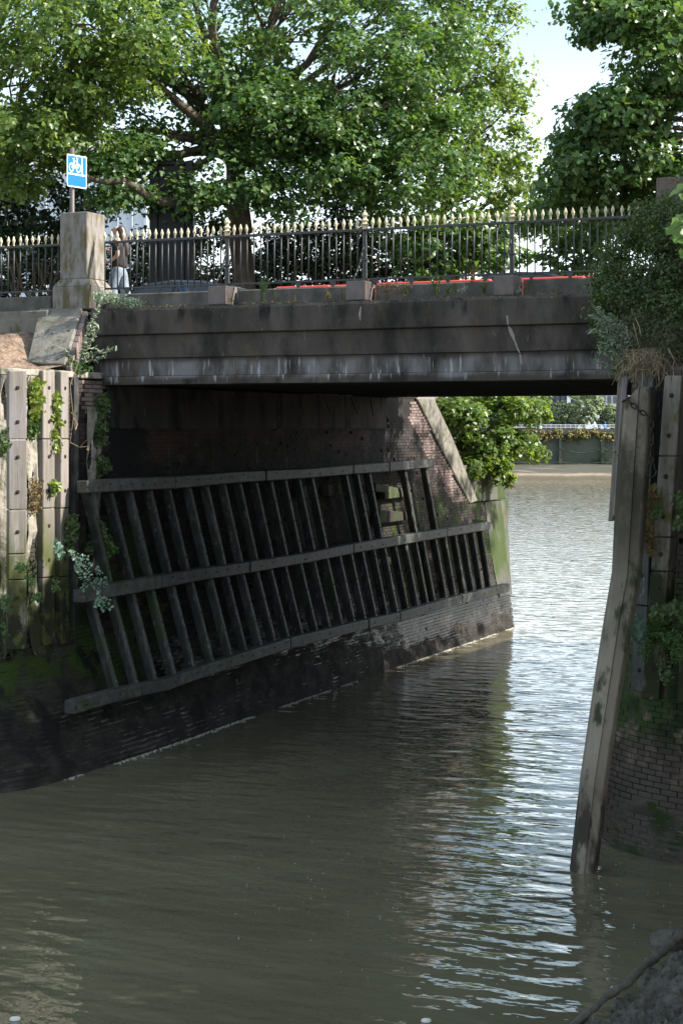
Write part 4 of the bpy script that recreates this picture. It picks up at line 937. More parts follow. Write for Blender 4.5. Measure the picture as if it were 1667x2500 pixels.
for (a, c_) in (((1040, 1122), (1078, 1085)), ((1060, 1105), (1092, 1070)), ((1050, 1112), (1095, 1095)), ((1066, 1097), (1070, 1072)), ((1040, 1122), (1062, 1118))):
    limb(sm, on(*a, 0, .15), on(*c_, 0, .45), .010, .004, n=4)
part('twigs', sm, M['bark'], tw, kind='stuff')

# ------------------------------------------------------------------ plants on the walls
def patch(label, name, cat, pts, Y, n, size, tm, m, spread=.12, droop=.8, thick=.1, group=None, dens=26, nrm=(0.3, -.9, .3), jitter=.45):
    """creeper: leaf clumps along a pixel polyline at a wall depth"""
    base = at_d(pts[0][0], pts[0][1], Y); t = thing(name, label, cat, base, group)
    P = []; sm = MB(); last = None
    for i in range(n):
        k = rng.uniform(0, len(pts) - 1); a = int(k); f_ = k - a; x = pts[a][0] * (1 - f_) + pts[a + 1][0] * f_; y = pts[a][1] * (1 - f_) + pts[a + 1][1] * f_; w = pts[a][2] * (1 - f_) + pts[a + 1][2] * f_
        c = at_d(x + rng.uniform(-w, w), y, Y) - H_ * rng.uniform(0, thick)
        P.append(c + ball(dens, .5) * spread)
    P = np.concatenate(P); leaves('foliage', P, np.tile(np.array(nrm), (len(P), 1)), size, tm, m, t, droop=droop, jitter=jitter)
    for i in range(len(pts) - 1): sm.tube([at_d(pts[i][0], pts[i][1], Y), at_d((pts[i][0] + pts[i + 1][0]) / 2 + 3, (pts[i][1] + pts[i + 1][1]) / 2, Y - .02), at_d(pts[i + 1][0], pts[i + 1][1], Y)], .006, 5)
    part('stem', sm, M['twig'], t); return t
patch('bright lime creeper between the broad left post and the pale middle post', 'creeper', 'creeper', [(82, 930, 15), (84, 975, 17), (82, 1010, 14)], 29.95, 26, .08, T_IVY, M['leaf_lime'], dens=12)
patch('darker green tail of ivy below the lime creeper, left of the pale post', 'creeper', 'creeper', [(78, 1015, 12), (85, 1045, 12), (75, 1060, 6)], 29.95, 16, .07, T_IVY, M['leaf_mid'], dens=14)
patch('hanging strip of lime creeper between the two narrow sunlit posts', 'creeper', 'creeper', [(140, 955, 4), (140, 1000, 7), (138, 1050, 8), (138, 1100, 8)], 30.3, 24, .08, T_IVY, M['leaf_lime'], dens=10, spread=.09)
patch('small sprig of lime creeper low between the narrow sunlit posts', 'creeper', 'creeper', [(130, 1175, 5), (138, 1200, 6)], 30.2, 7, .09, T_IVY, M['leaf_lime'], dens=9, spread=.08)
patch('dry brown bramble tuft between the broad and the pale posts', 'bramble', 'bramble', [(82, 1170, 12), (84, 1210, 14), (80, 1245, 10)], 29.9, 34, .045, T_OVAL, M['leaf_dry'], dens=22)
patch('dark green ivy at the very left edge beside the broad post', 'ivy', 'ivy', [(5, 1050, 8), (8, 1080, 9), (4, 1100, 6)], 28.6, 14, .07, T_IVY, M['leaf_ivy'], dens=14)
patch('dark ivy column on the abutment under the left end of the bridge', 'ivy', 'ivy', [(245, 970, 10), (240, 1010, 24), (235, 1060, 28), (225, 1110, 26), (245, 1150, 26), (215, 1185, 14)], 31.9, 120, .055, T_IVY, M['leaf_ivy'], dens=34, thick=.2)
patch('ivy trailing behind the first slats at the left of the timber frame', 'ivy', 'ivy', [(235, 1280, 12), (240, 1310, 18), (225, 1350, 14)], 31.5, 34, .06, T_IVY, M['leaf_ivy'], dens=24)
patch('little green ivy tuft between the first two slats of the frame', 'ivy', 'ivy', [(262, 1320, 6), (272, 1340, 8), (266, 1365, 6)], 31.6, 14, .06, T_IVY, M['leaf_mid'], dens=16, spread=.1)
patch('dark ivy along the shaded corner post above the mid rail', 'ivy', 'ivy', [(172, 1260, 6), (178, 1300, 6), (170, 1340, 6)], 30.6, 18, .05, T_IVY, M['leaf_ivy'], dens=20)
patch('pale leafy sprig hanging in front of the narrow post', 'creeper', 'creeper', [(143, 1320, 5), (140, 1340, 10), (142, 1352, 7)], 29.9, 9, .06, T_IVY, M['leaf_pale'], dens=8, spread=.1)
for (lab, pts, dn, n) in (('small pale weed on the mossy foot of the broad left post', [(52, 1375, 8), (55, 1395, 8)], 10, 7), ('small green weed between the mossy post feet', [(74, 1410, 5), (78, 1425, 5)], 10, 6), ('bright tuft of weed on the mossy foot of the pale post', [(94, 1450, 6), (96, 1465, 7)], 12, 8), ('small hanging weed beside the narrow post foot', [(139, 1410, 3), (138, 1440, 3)], 9, 6), ('bright hanging weed at the left edge by the mossy post foot', [(18, 1450, 3), (14, 1490, 6)], 12, 9), ('faint sprigs at the foot of the left edge wall', [(12, 1520, 3), (14, 1560, 3)], 6, 6)):
    patch(lab, 'weed', 'weed', pts, 29.0, n, .05, T_OVAL, M['leaf_mid'], dens=dn, spread=.07)
# pinnate sapling with pale leaves in front of the frame
def sapling(label, stems, Y, m, Lf=.05, n=9):
    t = thing('sapling', label, 'sapling', at_d(*stems[0][0], Y)); sm = MB(); P = []; D = []
    for a, b in stems:
        pa, pb = at_d(*a, Y), at_d(*b, Y - .1); sm.tube([pa, (pa + pb) / 2 + [0, 0, .03], pb], .005, 5)
    part('stem', sm, M['twig'], t); return t, P
sp = thing('sapling', 'pale blue-green sapling with feathery leaflets over the left end of the mid rail', 'sapling', at_d(168, 1350, 29.8))
P = []; D = []; sm = MB()
fr_ = [((168, 1350), (200, 1372)), ((180, 1355), (218, 1362)), ((182, 1362), (224, 1385)), ((190, 1372), (222, 1408)), ((185, 1380), (212, 1420)), ((185, 1375), (196, 1400)), ((222, 1410), (262, 1432)), ((225, 1420), (245, 1448)), ((222, 1418), (200, 1440)), ((228, 1422), (264, 1415)), ((240, 1455), (272, 1486)), ((242, 1462), (258, 1492)), ((240, 1462), (235, 1485)), ((242, 1460), (272, 1470)), ((172, 1350), (180, 1345)), ((236, 1385), (248, 1402))]
for a, b in fr_:
    pa, pb = at_d(*a, 29.8), at_d(*b, 29.65); sm.tube([pa, (pa + pb) / 2 + [0, 0, .02], pb], .004, 4)
    ax = (pb - pa) / np.linalg.norm(pb - pa); sd = np.cross(ax, H_); 
    for k in range(7):
        for sgn in (-1, 1): P.append(pa + (pb - pa) * (k + rng.uniform(.3, .7)) / 7 + sd * sgn * .026 + rng.normal(0, .006, 3)); D.append(sd * sgn + ax * .4)
sm.tube([at_d(165, 1340, 29.9), at_d(205, 1400, 29.8), at_d(240, 1455, 29.75)], .006, 5)
part('stem', sm, M['twig'], sp); leaves('foliage', P, np.tile([.3, -.8, .5], (len(P), 1)), .06, T_OVAL, M['leaf_pale'], sp, jitter=.5, dirs=D)
# buddleia with silvery leaves at the left end of the face
def spray(name, label, cat, stems, Y, m, size, tm, dens=16, group=None, r=.006, dY=.15, up=.5, stem_m=None):
    t = thing(name, label, cat, at_d(*stems[0][0], Y), group); sm = MB(); P = []; D = []
    for st_ in stems:
        pts = [at_d(x, y, Y - dY * i / max(1, len(st_) - 1) + rng.uniform(-.04, .04)) for i, (x, y) in enumerate(st_)]; sm.tube(pts, list(np.linspace(r, r * .5, len(pts))), 5)
        for i in range(len(pts) - 1):
            ax = pts[i + 1] - pts[i]; L_ = np.linalg.norm(ax)
            for k in range(max(2, int(dens * L_ * 10))):
                f_ = rng.uniform(); P.append(pts[i] + ax * f_ + rng.normal(0, .012, 3)); D.append(rng.normal(0, .7, 3) + ax / L_ * up)
    part('stems', sm, stem_m or M['twig'], t, kind='stuff')
    leaves('foliage', P, np.tile([.2, -.5, .7], (len(P), 1)), size, tm, m, t, dirs=D, jitter=.5); return t
spray('buddleia', 'silvery buddleia growing from the left end of the bridge face', 'bush', [[(200, 880), (215, 820), (232, 770), (250, 735)], [(200, 880), (225, 830), (240, 800)], [(195, 885), (205, 840), (222, 790)], [(205, 880), (240, 860), (268, 855), (285, 850)], [(200, 885), (230, 880), (262, 868)], [(190, 890), (175, 870), (152, 850)], [(195, 895), (185, 885), (170, 880)], [(200, 890), (215, 870), (235, 845)], [(205, 850), (225, 810), (230, 780)]], 31.3, M['leaf_silver'], .10, T_LONG, dens=9)
patch('yellow-green leaves at the foot of the silvery buddleia', 'creeper', 'creeper', [(165, 890, 10), (185, 895, 16), (205, 900, 10)], 31.2, 16, .07, T_OVAL, M['leaf_mid'], dens=12)
spray('bramble', 'thin bare bramble stems hanging beside the narrow sunlit post', 'bramble', [[(190, 890), (172, 940), (180, 1020), (172, 1080)], [(172, 1080), (195, 1092), (222, 1065)], [(195, 1092), (215, 1090), (217, 1100)], [(180, 1020), (190, 1035), (185, 1050)]], 30.4, M['leaf_dry'], .04, T_OVAL, dens=.8, r=.009, stem_m=M['straw'])
patch('creeping grey-green plant lying on the bridge ledge beside the left pillar', 'ledge_plant', 'plant', [(240, 725, 8), (265, 728, 14), (300, 735, 16), (340, 742, 12)], 31.85, 40, .05, T_OVAL, M['leaf_silver'], dens=20, spread=.12, thick=.15)
# weeds along the ledge
wd = [((640, 735), (648, 672), 3, 'tall feathery green weed on the ledge just right of the left railing post', 'leaf_mid'), ((565, 735), (566, 722), 2, 'tiny weed beside the left railing post block', 'leaf_mid'), ((800, 732), (798, 702), 2, 'dry seed stalk on the ledge left of the middle post', 'leaf_dry'), ((834, 730), (833, 704), 1, 'short dry stalk close to the middle railing post', 'leaf_dry'), ((718, 735), (720, 724), 1, 'tiny reddish weed on the ledge between left and middle posts', 'leaf_dry'),
      ((995, 722), (993, 684), 2, 'green weed on the ledge right of the dry tangle', 'leaf_mid'), ((1065, 720), (1064, 668), 3, 'tall green weed standing on the ledge left of the right post', 'leaf_mid'), ((1093, 720), (1092, 690), 2, 'short green weed next to the tall ledge weed', 'leaf_mid'), ((1132, 720), (1131, 694), 2, 'small pale weed on the ledge before the right post', 'leaf_silver'), ((1182, 718), (1181, 676), 2, 'slim weed just left of the right post block', 'leaf_mid'), ((1283, 714), (1281, 682), 1, 'brown dock stalk on the ledge right of the right post', 'leaf_dry'), ((1265, 714), (1268, 700), 2, 'small ragged weed at the foot of the right post', 'leaf_silver'), ((1352, 711), (1349, 698), 1, 'tiny brown weed on the ledge near the ivy', 'leaf_dry')]
for (a, b, k, lab, m_) in wd:
    st_ = [[a, ((a[0] + b[0]) / 2 + rng.uniform(-2, 2), (a[1] + b[1]) / 2), b]]
    for q in range(k * 2): x_ = b[0] + rng.uniform(-16, 16) * (k / 3); st_.append([a, ((a[0] + x_) / 2, (a[1] + b[1]) / 2 + 6), (x_, b[1] + rng.uniform(5, 22))])
    Yw = 32.1 - (a[0] - 230) * .00296
    spray('ledge_weed', lab, 'weed', st_, Yw, M[m_], .045, T_LONG, dens=18, r=.004, dY=.03, up=1.2)
spray('dry_tangle', 'dry reddish tangle of dead stems on the ledge right of the middle post', 'dead plant', [[(x0, 722), (x0 + rng.uniform(-12, 16), 705), (x0 + rng.uniform(-30, 30), 690 + rng.uniform(-8, 12))] for x0 in np.linspace(915, 990, 20)], 29.9, M['leaf_dry'], .03, T_OVAL, dens=7, r=.003, dY=.05)
spray('dry_tangle', 'dead brown flower head caught in the railing left of the right post', 'dead plant', [[(1150, 690), (1155, 668), (1150 + rng.uniform(-6, 18), 650 + rng.uniform(0, 14))] for _ in range(7)], 29.2, M['leaf_dry'], .03, T_OVAL, dens=12, r=.003, dY=.03)
for k in range(26):
    px = rng.uniform(560, 1400); a = on(px, 740 - (px - 560) * .034, 1, -.02)
    if k < 1: lg = []
    lg.append(a)
lt_ = thing('ledge_moss', 'scattered moss and crumbs along the bridge ledge', 'moss', (5, .2, 7.77)); P = np.array([(rng.uniform(.3, 9.3), rng.uniform(.0, .38), 7.77 + rng.uniform(0, .02)) for _ in range(900)])
P = P[[vn(p[0], 1, 1.7) > -.1 for p in P]]; leaves('foliage', P, np.tile([0, 0, 1.], (len(P), 1)), .035, T_OVAL, M['leaf_dry'], lt_, jitter=.8)

# right: ivy mass over the corner, buddleia, straw, ferns
shrub('ivy_bush', 'huge dark ivy bush covering the right end of the bridge and its pillar', 'bush',
      [A(1600, 560, 26.5, .42, .5, .42, 40), A(1660, 620, 26, .5, .6, .7, 50), A(1520, 640, 26.5, .42, .5, .40, 40), A(1478, 690, 26.8, .2, .4, .25, 14), A(1560, 730, 26, .55, .6, .45, 50), A(1480, 760, 26.5, .3, .4, .3, 22), A(1640, 760, 25.5, .5, .6, .5, 44), A(1640, 500, 26.8, .3, .4, .25, 18), A(1600, 660, 26, .5, .5, .4, 36), A(1530, 580, 27, .22, .4, .22, 12), A(1700, 550, 26, .5, .7, .8, 36), A(1520, 890, 25.6, .2, .2, .1, 8), A(1650, 880, 24.8, .3, .3, .12, 12), A(1500, 830, 26, .25, .3, .2, 16)],
      74, .2, .05, T_OVAL, M['leaf_ivy'], (12.0, -2.4, 6.5), 16, jitter=.8, sr=.014, bias=.35)
shrub('buddleia', 'olive green bush hanging below the ivy beside the right timber posts', 'bush', [A(1600, 830, 25, .42, .4, .22, 30), A(1650, 850, 24.6, .35, .4, .3, 26), A(1550, 800, 25.2, .3, .3, .2, 18), A(1640, 800, 25, .4, .4, .25, 22)], 54, .18, .055, T_LONG, M['leaf_olive'], (11.8, -3.2, 6.5), 10, jitter=.8, sr=.01, droop=.6)
spray('buddleia', 'silvery willow-leaved bush in front of the right end of the bridge face', 'bush', [[(1540, 900 - 6 * k), (1500 - 3 * k, 870 - 12 * k), (1455 + 5 * (k % 4) - 4 * k % 9, 860 - 14 * k)] for k in range(9)] + [[(1550, 880 - 10 * k), (1510, 840 - 12 * k), (1470 + 7 * (k % 3), 815 - 10 * k)] for k in range(6)] + [[(1540, 860), (1500, 820), (1430, 805)], [(1540, 860), (1490, 800), (1440, 770)], [(1540, 900), (1480, 890), (1440, 880)]], 25.1, M['leaf_silver'], .085, T_LONG, dens=10, dY=.1)
P = []
sg = thing('dry_grass', 'matted dry straw and roots hanging over the wall top above the leaning pile', 'dead grass', on(1580, 900, 1, -3.9)); sm = MB()
for k in range(300):
    a = at_d(rng.normal(1580, 30), rng.uniform(850, 905), 24.3 + rng.uniform(-.2, .3)); L_ = rng.uniform(.1, .34); d = rng.normal(0, 1, 3); d[2] = -abs(d[2]) * 1.1
    d /= np.linalg.norm(d); m_ = a + d * L_ * .5 + rng.normal(0, .02, 3); e_ = m_ + (d + [0, 0, -.8]) * L_ * .4; sm.tube([a, m_, e_], .0045, 3)
part('stalks', sm, M['straw'], sg, kind='stuff')
spray('vine', 'few bare pale vine stems looping down from the ivy beside the right post', 'vine', [[(1600, 880), (1622, 900), (1615, 930), (1600, 948)], [(1535, 870), (1540, 905), (1532, 925)], [(1545, 790), (1555, 830), (1560, 850)], [(1630, 850), (1645, 880), (1640, 900)], [(1528, 795), (1530, 815), (1536, 830)], [(1550, 775), (1560, 800), (1564, 820)]], 23.9, M['leaf_dry'], .03, T_OVAL, dens=.6, r=.007, stem_m=M['straw'])
shrub('fern', 'vivid green fern clump at the right edge above the dark tide line', 'fern', [A(1620, 1545, 22.95, .17, .15, .19, 26), A(1662, 1560, 22.7, .13, .15, .3, 24)], 46, .10, .055, T_LONG, M['leaf_mid'], on(1640, 1500, 1, -4.5), 6, droop=.9, jitter=.5, sr=.006)
patch('darker leafy plant above the fern clump at the right edge', 'wall_plant', 'plant', [(1600, 1500, 8), (1635, 1490, 12), (1660, 1480, 10)], 23.1, 22, .075, T_OVAL, M['leaf_ivy'], dens=16)
patch('small leafy plant sprouting right beside the leaning pile', 'wall_plant', 'plant', [(1548, 1505, 8), (1558, 1530, 12), (1552, 1545, 8)], 23.4, 12, .08, T_OVAL, M['leaf_pale'], dens=9)
patch('yellowish fern tuft low beside the leaning pile', 'wall_plant', 'plant', [(1572, 1560, 5), (1570, 1600, 6)], 23.3, 10, .06, T_LONG, M['leaf_mid'], dens=14)
patch('trailing weed hanging between the lower right timber posts', 'wall_plant', 'plant', [(1618, 1600, 5), (1622, 1660, 4)], 23.0, 9, .05, T_OVAL, M['leaf_ivy'], dens=9)
patch('dry brownish ivy running down between the leaning pile and the right post', 'ivy', 'ivy', [(1592, 1190, 6), (1590, 1240, 12), (1580, 1300, 12), (1590, 1345, 10)], 23.6, 46, .05, T_IVY, M['leaf_dry'], dens=18, spread=.09)
patch('yellow-green sprig on the dry ivy beside the right post', 'ivy', 'ivy', [(1600, 1240, 4), (1598, 1258, 4)], 23.4, 5, .06, T_OVAL, M['leaf_mid'], dens=9, spread=.06)
patch('dark ivy leaves at the right edge beside the upper timber post', 'ivy', 'ivy', [(1655, 1210, 8), (1662, 1250, 6), (1652, 1290, 6)], 23.1, 18, .05, T_IVY, M['leaf_ivy'], dens=14, spread=.08)
for (lab, pts, Y, m_) in (('moss cushion on the frame behind its missing slats', [(955, 1232, 6), (975, 1236, 10)], 46.2, 'leaf_mid'), ('moss tuft beside the last upper slat of the frame', [(1010, 1200, 4), (1040, 1220, 6), (1038, 1240, 6)], 47.5, 'leaf_mid'), ('moss hanging on the greenish wall beyond the frame', [(1098, 1245, 6), (1108, 1270, 8)], 49.2, 'leaf_dry'), ('small fern in the corner of the raking coping', [(1103, 1185, 4), (1108, 1205, 5)], 48.9, 'leaf_mid'), ('green fringe of weed on the end of the middle rail', [(1150, 1272, 6), (1175, 1275, 8)], 50.2, 'leaf_mid')):
    patch(lab, 'moss_tuft', 'moss', pts, Y, 12, .06, T_OVAL, M[m_], dens=16, spread=.10)

# ------------------------------------------------------------------ cycle sign
pb = on(177, 517, 1, 1.3); sg = thing('cycle_sign', 'blue and white cycle route sign on a pole behind the left pillar', 'sign', (pb[0], 1.3, 7.72))
tpz = on(177, 362, 1, 1.3)[2]
part('pole', MB().tube([(pb[0], 1.3, 7.72), (pb[0], 1.3, tpz)], .043, 12), M['pole'], sg, smooth=True)
sx = np.array([math.cos(math.radians(79)), math.sin(math.radians(79)), 0]); sn = np.array([sx[1], -sx[0], 0])   # along the plate, out of it
zt, zb = on(164, 376, 1, 1.1)[2], on(164, 455, 1, 1.1)[2]
p0 = on(164, 376, 1, 1.06); Wd = .53; Hh = zt - zb
p0 = np.array([p0[0], p0[1], zb]); p0 = p0 + sn * 0
def sp_(u, v, o): return p0 + sx * u * Wd + np.array([0, 0, v * Hh]) + sn * o
def rrect(u0, u1, v0, v1, r=.0):
    if not r: return [(u0, v0), (u1, v0), (u1, v1), (u0, v1)]
    o = []
    for (cu, cv, a0) in ((u1 - r, v0 + r, -90), (u1 - r, v1 - r, 0), (u0 + r, v1 - r, 90), (u0 + r, v0 + r, 180)):
        for k in range(5): a = math.radians(a0 + 22.5 * k); o.append((cu + r * math.cos(a), cv + r * math.sin(a)))
    return o
def plate(name, shape, o0, o1, m, parent=sg): return part(name, MB().prism([sp_(u, v, o0) for u, v in shape], sn * (o1 - o0)), m, parent)
back = plate('plate', rrect(0, 1, 0, 1, .06), 0.0, .006, M['white'])
plate('blue_field', rrect(.035, .735, .43, .965, .03), .0062, .0085, M['blue']); plate('blue_field', rrect(.79, .965, .43, .965, .02), .0062, .0085, M['blue']); plate('blue_field', rrect(.035, .965, .035, .38, .03), .0062, .0085, M['blue'])
cy = MB()
def ring(cu, cv, r, w):
    n = 20; 
    for k in range(n):
        a0, a1 = 2 * math.pi * k / n, 2 * math.pi * (k + 1) / n; asp = 1.3 * Wd / Hh
        q = [(cu + r_ * math.cos(a), cv + r_ * math.sin(a) * asp) for r_, a in ((r - w, a0), (r + w, a0), (r + w, a1), (r - w, a1))]
        cy.prism([sp_(u, v, .009) for u, v in q], sn * .003)
def stroke(a, b, w):
    a = np.array([a[0], .6 + (a[1] - .6) * 1.25]); b = np.array([b[0], .6 + (b[1] - .6) * 1.25]); d = (b - a) / np.linalg.norm(b - a); nn = np.array([-d[1], d[0]]) * w
    cy.prism([sp_(u, v, .009) for u, v in (a - nn, b - nn, b + nn, a + nn)], sn * .003)
ring(.21, .60, .105, .018); ring(.57, .60, .105, .018)
for a, b in (((.23, .60), (.33, .76)), ((.33, .76), (.52, .77)), ((.33, .76), (.40, .60)), ((.40, .60), (.52, .77)), ((.55, .60), (.50, .84)), ((.30, .80), (.35, .80)), ((.31, .80), (.33, .74)), ((.46, .85), (.54, .84)), ((.40, .60), (.24, .60)), ((.27, .82), (.37, .83))): stroke(a, b, .013)
part('cycle_symbol', cy, M['white'], sg)

# ------------------------------------------------------------------ person walking on the pavement
pf = on(292, 700, 1, 1.25); pz = 7.72; hd = on(292, 548, 1, 1.25)[2]; S = (hd - pz) / 1.66
pe = thing('person', 'person with long dark hair, black T-shirt and pale jeans walking behind the railing', 'person', (pf[0], pf[1], pz))
fw = -R_ * .97 + H_ * .25; fw = fw / np.linalg.norm(fw); sd_ = np.cross(U_, fw)      # facing left; sd_ = the person's left
def pp_(f, l, z): return np.array([pf[0], pf[1], pz]) + (fw * f + sd_ * l + U_ * z) * S
def skin(name, verts, edges, radii, m, parent, sub=2):
    me = bpy.data.meshes.new(name); me.from_pydata([tuple(p - ORG[parent]) for p in verts], edges, []); me.update(); me.materials.append(m)
    o = link(name, me, parent, None); md = o.modifiers.new('skin', 'SKIN'); md.use_smooth_shade = True
    for i, r in enumerate(radii): v = me.skin_vertices[0].data[i]; v.radius = (r * S, r * S) if not isinstance(r, tuple) else (r[0] * S, r[1] * S); v.use_root = (i == 0)
    sb = o.modifiers.new('sub', 'SUBSURF'); sb.levels = sub; sb.render_levels = sub; return o
bv = [(0, 0, .90), (.0, 0, 1.05), (.0, 0, 1.22), (.0, 0, 1.36), (.02, 0, 1.43), (.035, 0, 1.50), (.05, 0, 1.57), (.04, 0, 1.63),
      (0, .09, .86), (.10, .09, .48), (.05, .09, .08), (.17, .09, .03),
      (0, -.09, .86), (-.06, -.09, .48), (-.22, -.09, .12), (-.12, -.09, .04),
      (.0, .17, 1.34), (-.05, .20, 1.08), (.13, .18, .96), (.21, .17, .95),
      (.0, -.17, 1.34), (.02, -.21, 1.07), (.22, -.17, 1.17), (.30, -.14, 1.22)]
be = [(0, 1), (1, 2), (2, 3), (3, 4), (4, 5), (5, 6), (6, 7), (0, 8), (8, 9), (9, 10), (10, 11), (0, 12), (12, 13), (13, 14), (14, 15), (3, 16), (16, 17), (17, 18), (18, 19), (3, 20), (20, 21), (21, 22), (22, 23)]
brd = [.13, .11, .125, .12, .055, .075, .095, .06, .085, .06, .04, .03, .085, .06, .04, .03, .055, .04, .032, .022, .055, .04, .032, .022]
skin('body', [pp_(*v) for v in bv], be, brd, M['skin'], pe)
skin('t_shirt', [pp_(*v) for v in [(0, 0, .84), (0, 0, .95), (0, 0, 1.08), (0, 0, 1.22), (0, 0, 1.37), (.0, .19, 1.33), (-.03, .215, 1.15), (0, -.19, 1.33), (.02, -.225, 1.13)]], [(0, 1), (1, 2), (2, 3), (3, 4), (4, 5), (5, 6), (4, 7), (7, 8)], [(.15, .19), (.15, .19), (.145, .18), (.15, .19), (.10, .12), .085, .08, .085, .08], M['shirt'], pe)
skin('jeans', [pp_(*v) for v in [(0, 0, .92), (0, 0, .84), (.03, .09, .78), (.10, .09, .48), (.05, .09, .10), (-.02, -.09, .78), (-.06, -.09, .48), (-.2, -.09, .14)]], [(0, 1), (1, 2), (2, 3), (3, 4), (1, 5), (5, 6), (6, 7)], [.135, .14, .115, .095, .085, .115, .095, .085], M['jeans'], pe)
skin('hair', [pp_(*v) for v in [(.02, 0, 1.60), (-.02, 0, 1.57), (-.055, 0, 1.46), (-.08, 0, 1.34), (-.11, 0, 1.2), (-.12, 0, 1.06)]], [(0, 1), (1, 2), (2, 3), (3, 4), (4, 5)], [.092, .105, (.085, .1), (.08, .1), (.07, .09), (.03, .05)], M['hair'], pe)
nb = MB(); nb.tube([pp_(.135, 0, 1.565), pp_(.16, 0, 1.535), pp_(.135, 0, 1.525)], .016 * S, 6); part('nose', nb, M['skin'], pe, smooth=True)
for l in (-1, 1): eb = MB().lathe([(0, -.011), (.011, -.004), (.011, .004), (0, .011)], pp_(.128, l * .038, 1.572), 8); part('eye', eb, M['black'], pe)
mo = MB().tube([pp_(.126, -.02, 1.495), pp_(.132, 0, 1.497), pp_(.126, .02, 1.495)], .008, 5); part('mouth', mo, M['pink_brick'], pe)
for (f0, l0, z0) in ((.30, -.14, 1.22), (.21, .17, .95)):
    fg = MB()
    for k in range(4): fg.tube([pp_(f0, l0 + .02 * (k - 1.5), z0), pp_(f0 + .05, l0 + .02 * (k - 1.5), z0 + .005), pp_(f0 + .075 - .008 * abs(k - 1.5), l0 + .02 * (k - 1.5), z0 - .02)], .0085, 5)
    fg.tube([pp_(f0 - .03, l0, z0 + .01), pp_(f0 + .01, l0 + .01, z0 + .045)], .009, 5); part('fingers', fg, M['skin'], pe)
for (f0, l0) in ((.1, .09), (-.14, -.09)):
    part('shoe', MB().hexa([pp_(f0 - .1, l0 - .045, 0.0), pp_(f0 + .14, l0 - .04, 0), pp_(f0 + .14, l0 + .04, 0), pp_(f0 - .1, l0 + .045, 0), pp_(f0 - .09, l0 - .04, .1), pp_(f0 + .12, l0 - .03, .06), pp_(f0 + .12, l0 + .03, .06), pp_(f0 - .09, l0 + .04, .1)]), M['white'], pe, bevel=.02)

# ------------------------------------------------------------------ cars and barrier on the road
def car(label, x, y, z, L, hgt, m, face=1):
    t = thing('car', label, 'car', (x, y, z)); w = .86
    f = lambda q: [(x + face * a * L / 4.3, None, z + b * hgt / 1.42) for a, b in q]
    def pr(name, q, w0, w1, mm, bev=.03):
        k = len(q); zs = [b for a, b in q]; zmin, zmax = min(zs), max(zs); mbx = MB()
        L0 = [(x + face * a * L / 4.3, y - (w0 + (w1 - w0) * (b - zmin) / (zmax - zmin)), z + b * hgt / 1.42) for a, b in q]; L1 = [(p[0], 2 * y - p[1], p[2]) for p in L0]
        mbx.add(L0 + L1, [list(range(k)), list(range(2 * k - 1, k - 1, -1))] + [[i, k + i, k + (i + 1) % k, (i + 1) % k] for i in range(k)]); return part(name, mbx, mm, t, bevel=bev)
    pr('body', [(-2.12, .30), (-2.15, .62), (-2.05, .86), (-1.55, .93), (.95, .92), (1.75, .80), (2.1, .66), (2.14, .34), (1.9, .22), (-1.9, .22)], .88, .82, m, .05)
    pr('cabin', [(-1.75, .91), (-1.35, 1.24), (-.9, 1.38), (-.2, 1.42), (.35, 1.36), (1.12, .91)], .80, .60, m, .04)
    for q in ([(-.28, .95), (-.28, 1.32), (.28, 1.30), (.86, .95)], [(-1.32, .96), (-1.05, 1.25), (-.75, 1.32), (-.36, 1.33), (-.36, .95)]):
        for sgn in (-1, 1):
            wb = lambda b: .80 + (.60 - .80) * (b - .91) / .51 + .008
            part('window', MB().prism([(x + face * a * L / 4.3, y + sgn * wb(b), z + b * hgt / 1.42) for a, b in q], (0, sgn * .01, 0)), M['glass'], t)
    for (a0, b0, a1, b1, nm) in ((1.08, .94, .42, 1.345, 'windscreen'), (-1.72, .95, -1.38, 1.23, 'rear_window')):
        o_ = .012 * face; part(nm, MB().hexa([(x + face * (a0 * L / 4.3) + o_, y - .68, z + b0 * hgt / 1.42), (x + face * (a0 * L / 4.3) + o_, y + .68, z + b0 * hgt / 1.42), (x + face * (a1 * L / 4.3) + o_, y + .56, z + b1 * hgt / 1.42), (x + face * (a1 * L / 4.3) + o_, y - .56, z + b1 * hgt / 1.42)] + [(x + face * (a0 * L / 4.3) + 3 * o_, y - .68, z + b0 * hgt / 1.42 + .015), (x + face * (a0 * L / 4.3) + 3 * o_, y + .68, z + b0 * hgt / 1.42 + .015), (x + face * (a1 * L / 4.3) + o_, y + .56, z + b1 * hgt / 1.42 + .02), (x + face * (a1 * L / 4.3) + o_, y - .56, z + b1 * hgt / 1.42 + .02)]), M['glass'], t)
    for a in (-1.32, 1.3):
        for sgn in (-1, 1):
            c = np.array([x + face * a * L / 4.3, y + sgn * .80, z + .31]); wh = part('wheel', MB().tube([c - [0, .1, 0], c + [0, .1, 0]], .31, 20), M['black'], t)
            rm = MB().tube([c + [0, sgn * .1, 0], c + [0, sgn * .112, 0]], .2, 14); me = to_mesh('rim', rm, M['chrome'], ORG[wh]); link('rim', me, wh)
    for sgn in (-1, 1):
        part('headlight', MB().box(*sorted((x + face * 2.02 * L / 4.3, x + face * 2.13 * L / 4.3)), y + sgn * .62 - .15, y + sgn * .62 + .15, z + .58, z + .70), M['chrome'], t, bevel=.02)
        part('tail_light', MB().box(*sorted((x - face * 2.03 * L / 4.3, x - face * 2.14 * L / 4.3)), y + sgn * .62 - .15, y + sgn * .62 + .15, z + .64, z + .78), M['red'], t, bevel=.02)
        part('mirror', MB().box(x + face * .75, x + face * .92, y + sgn * .98 - .08, y + sgn * .98 + .08, z + .93, z + 1.05), m, t, bevel=.03)
    return t
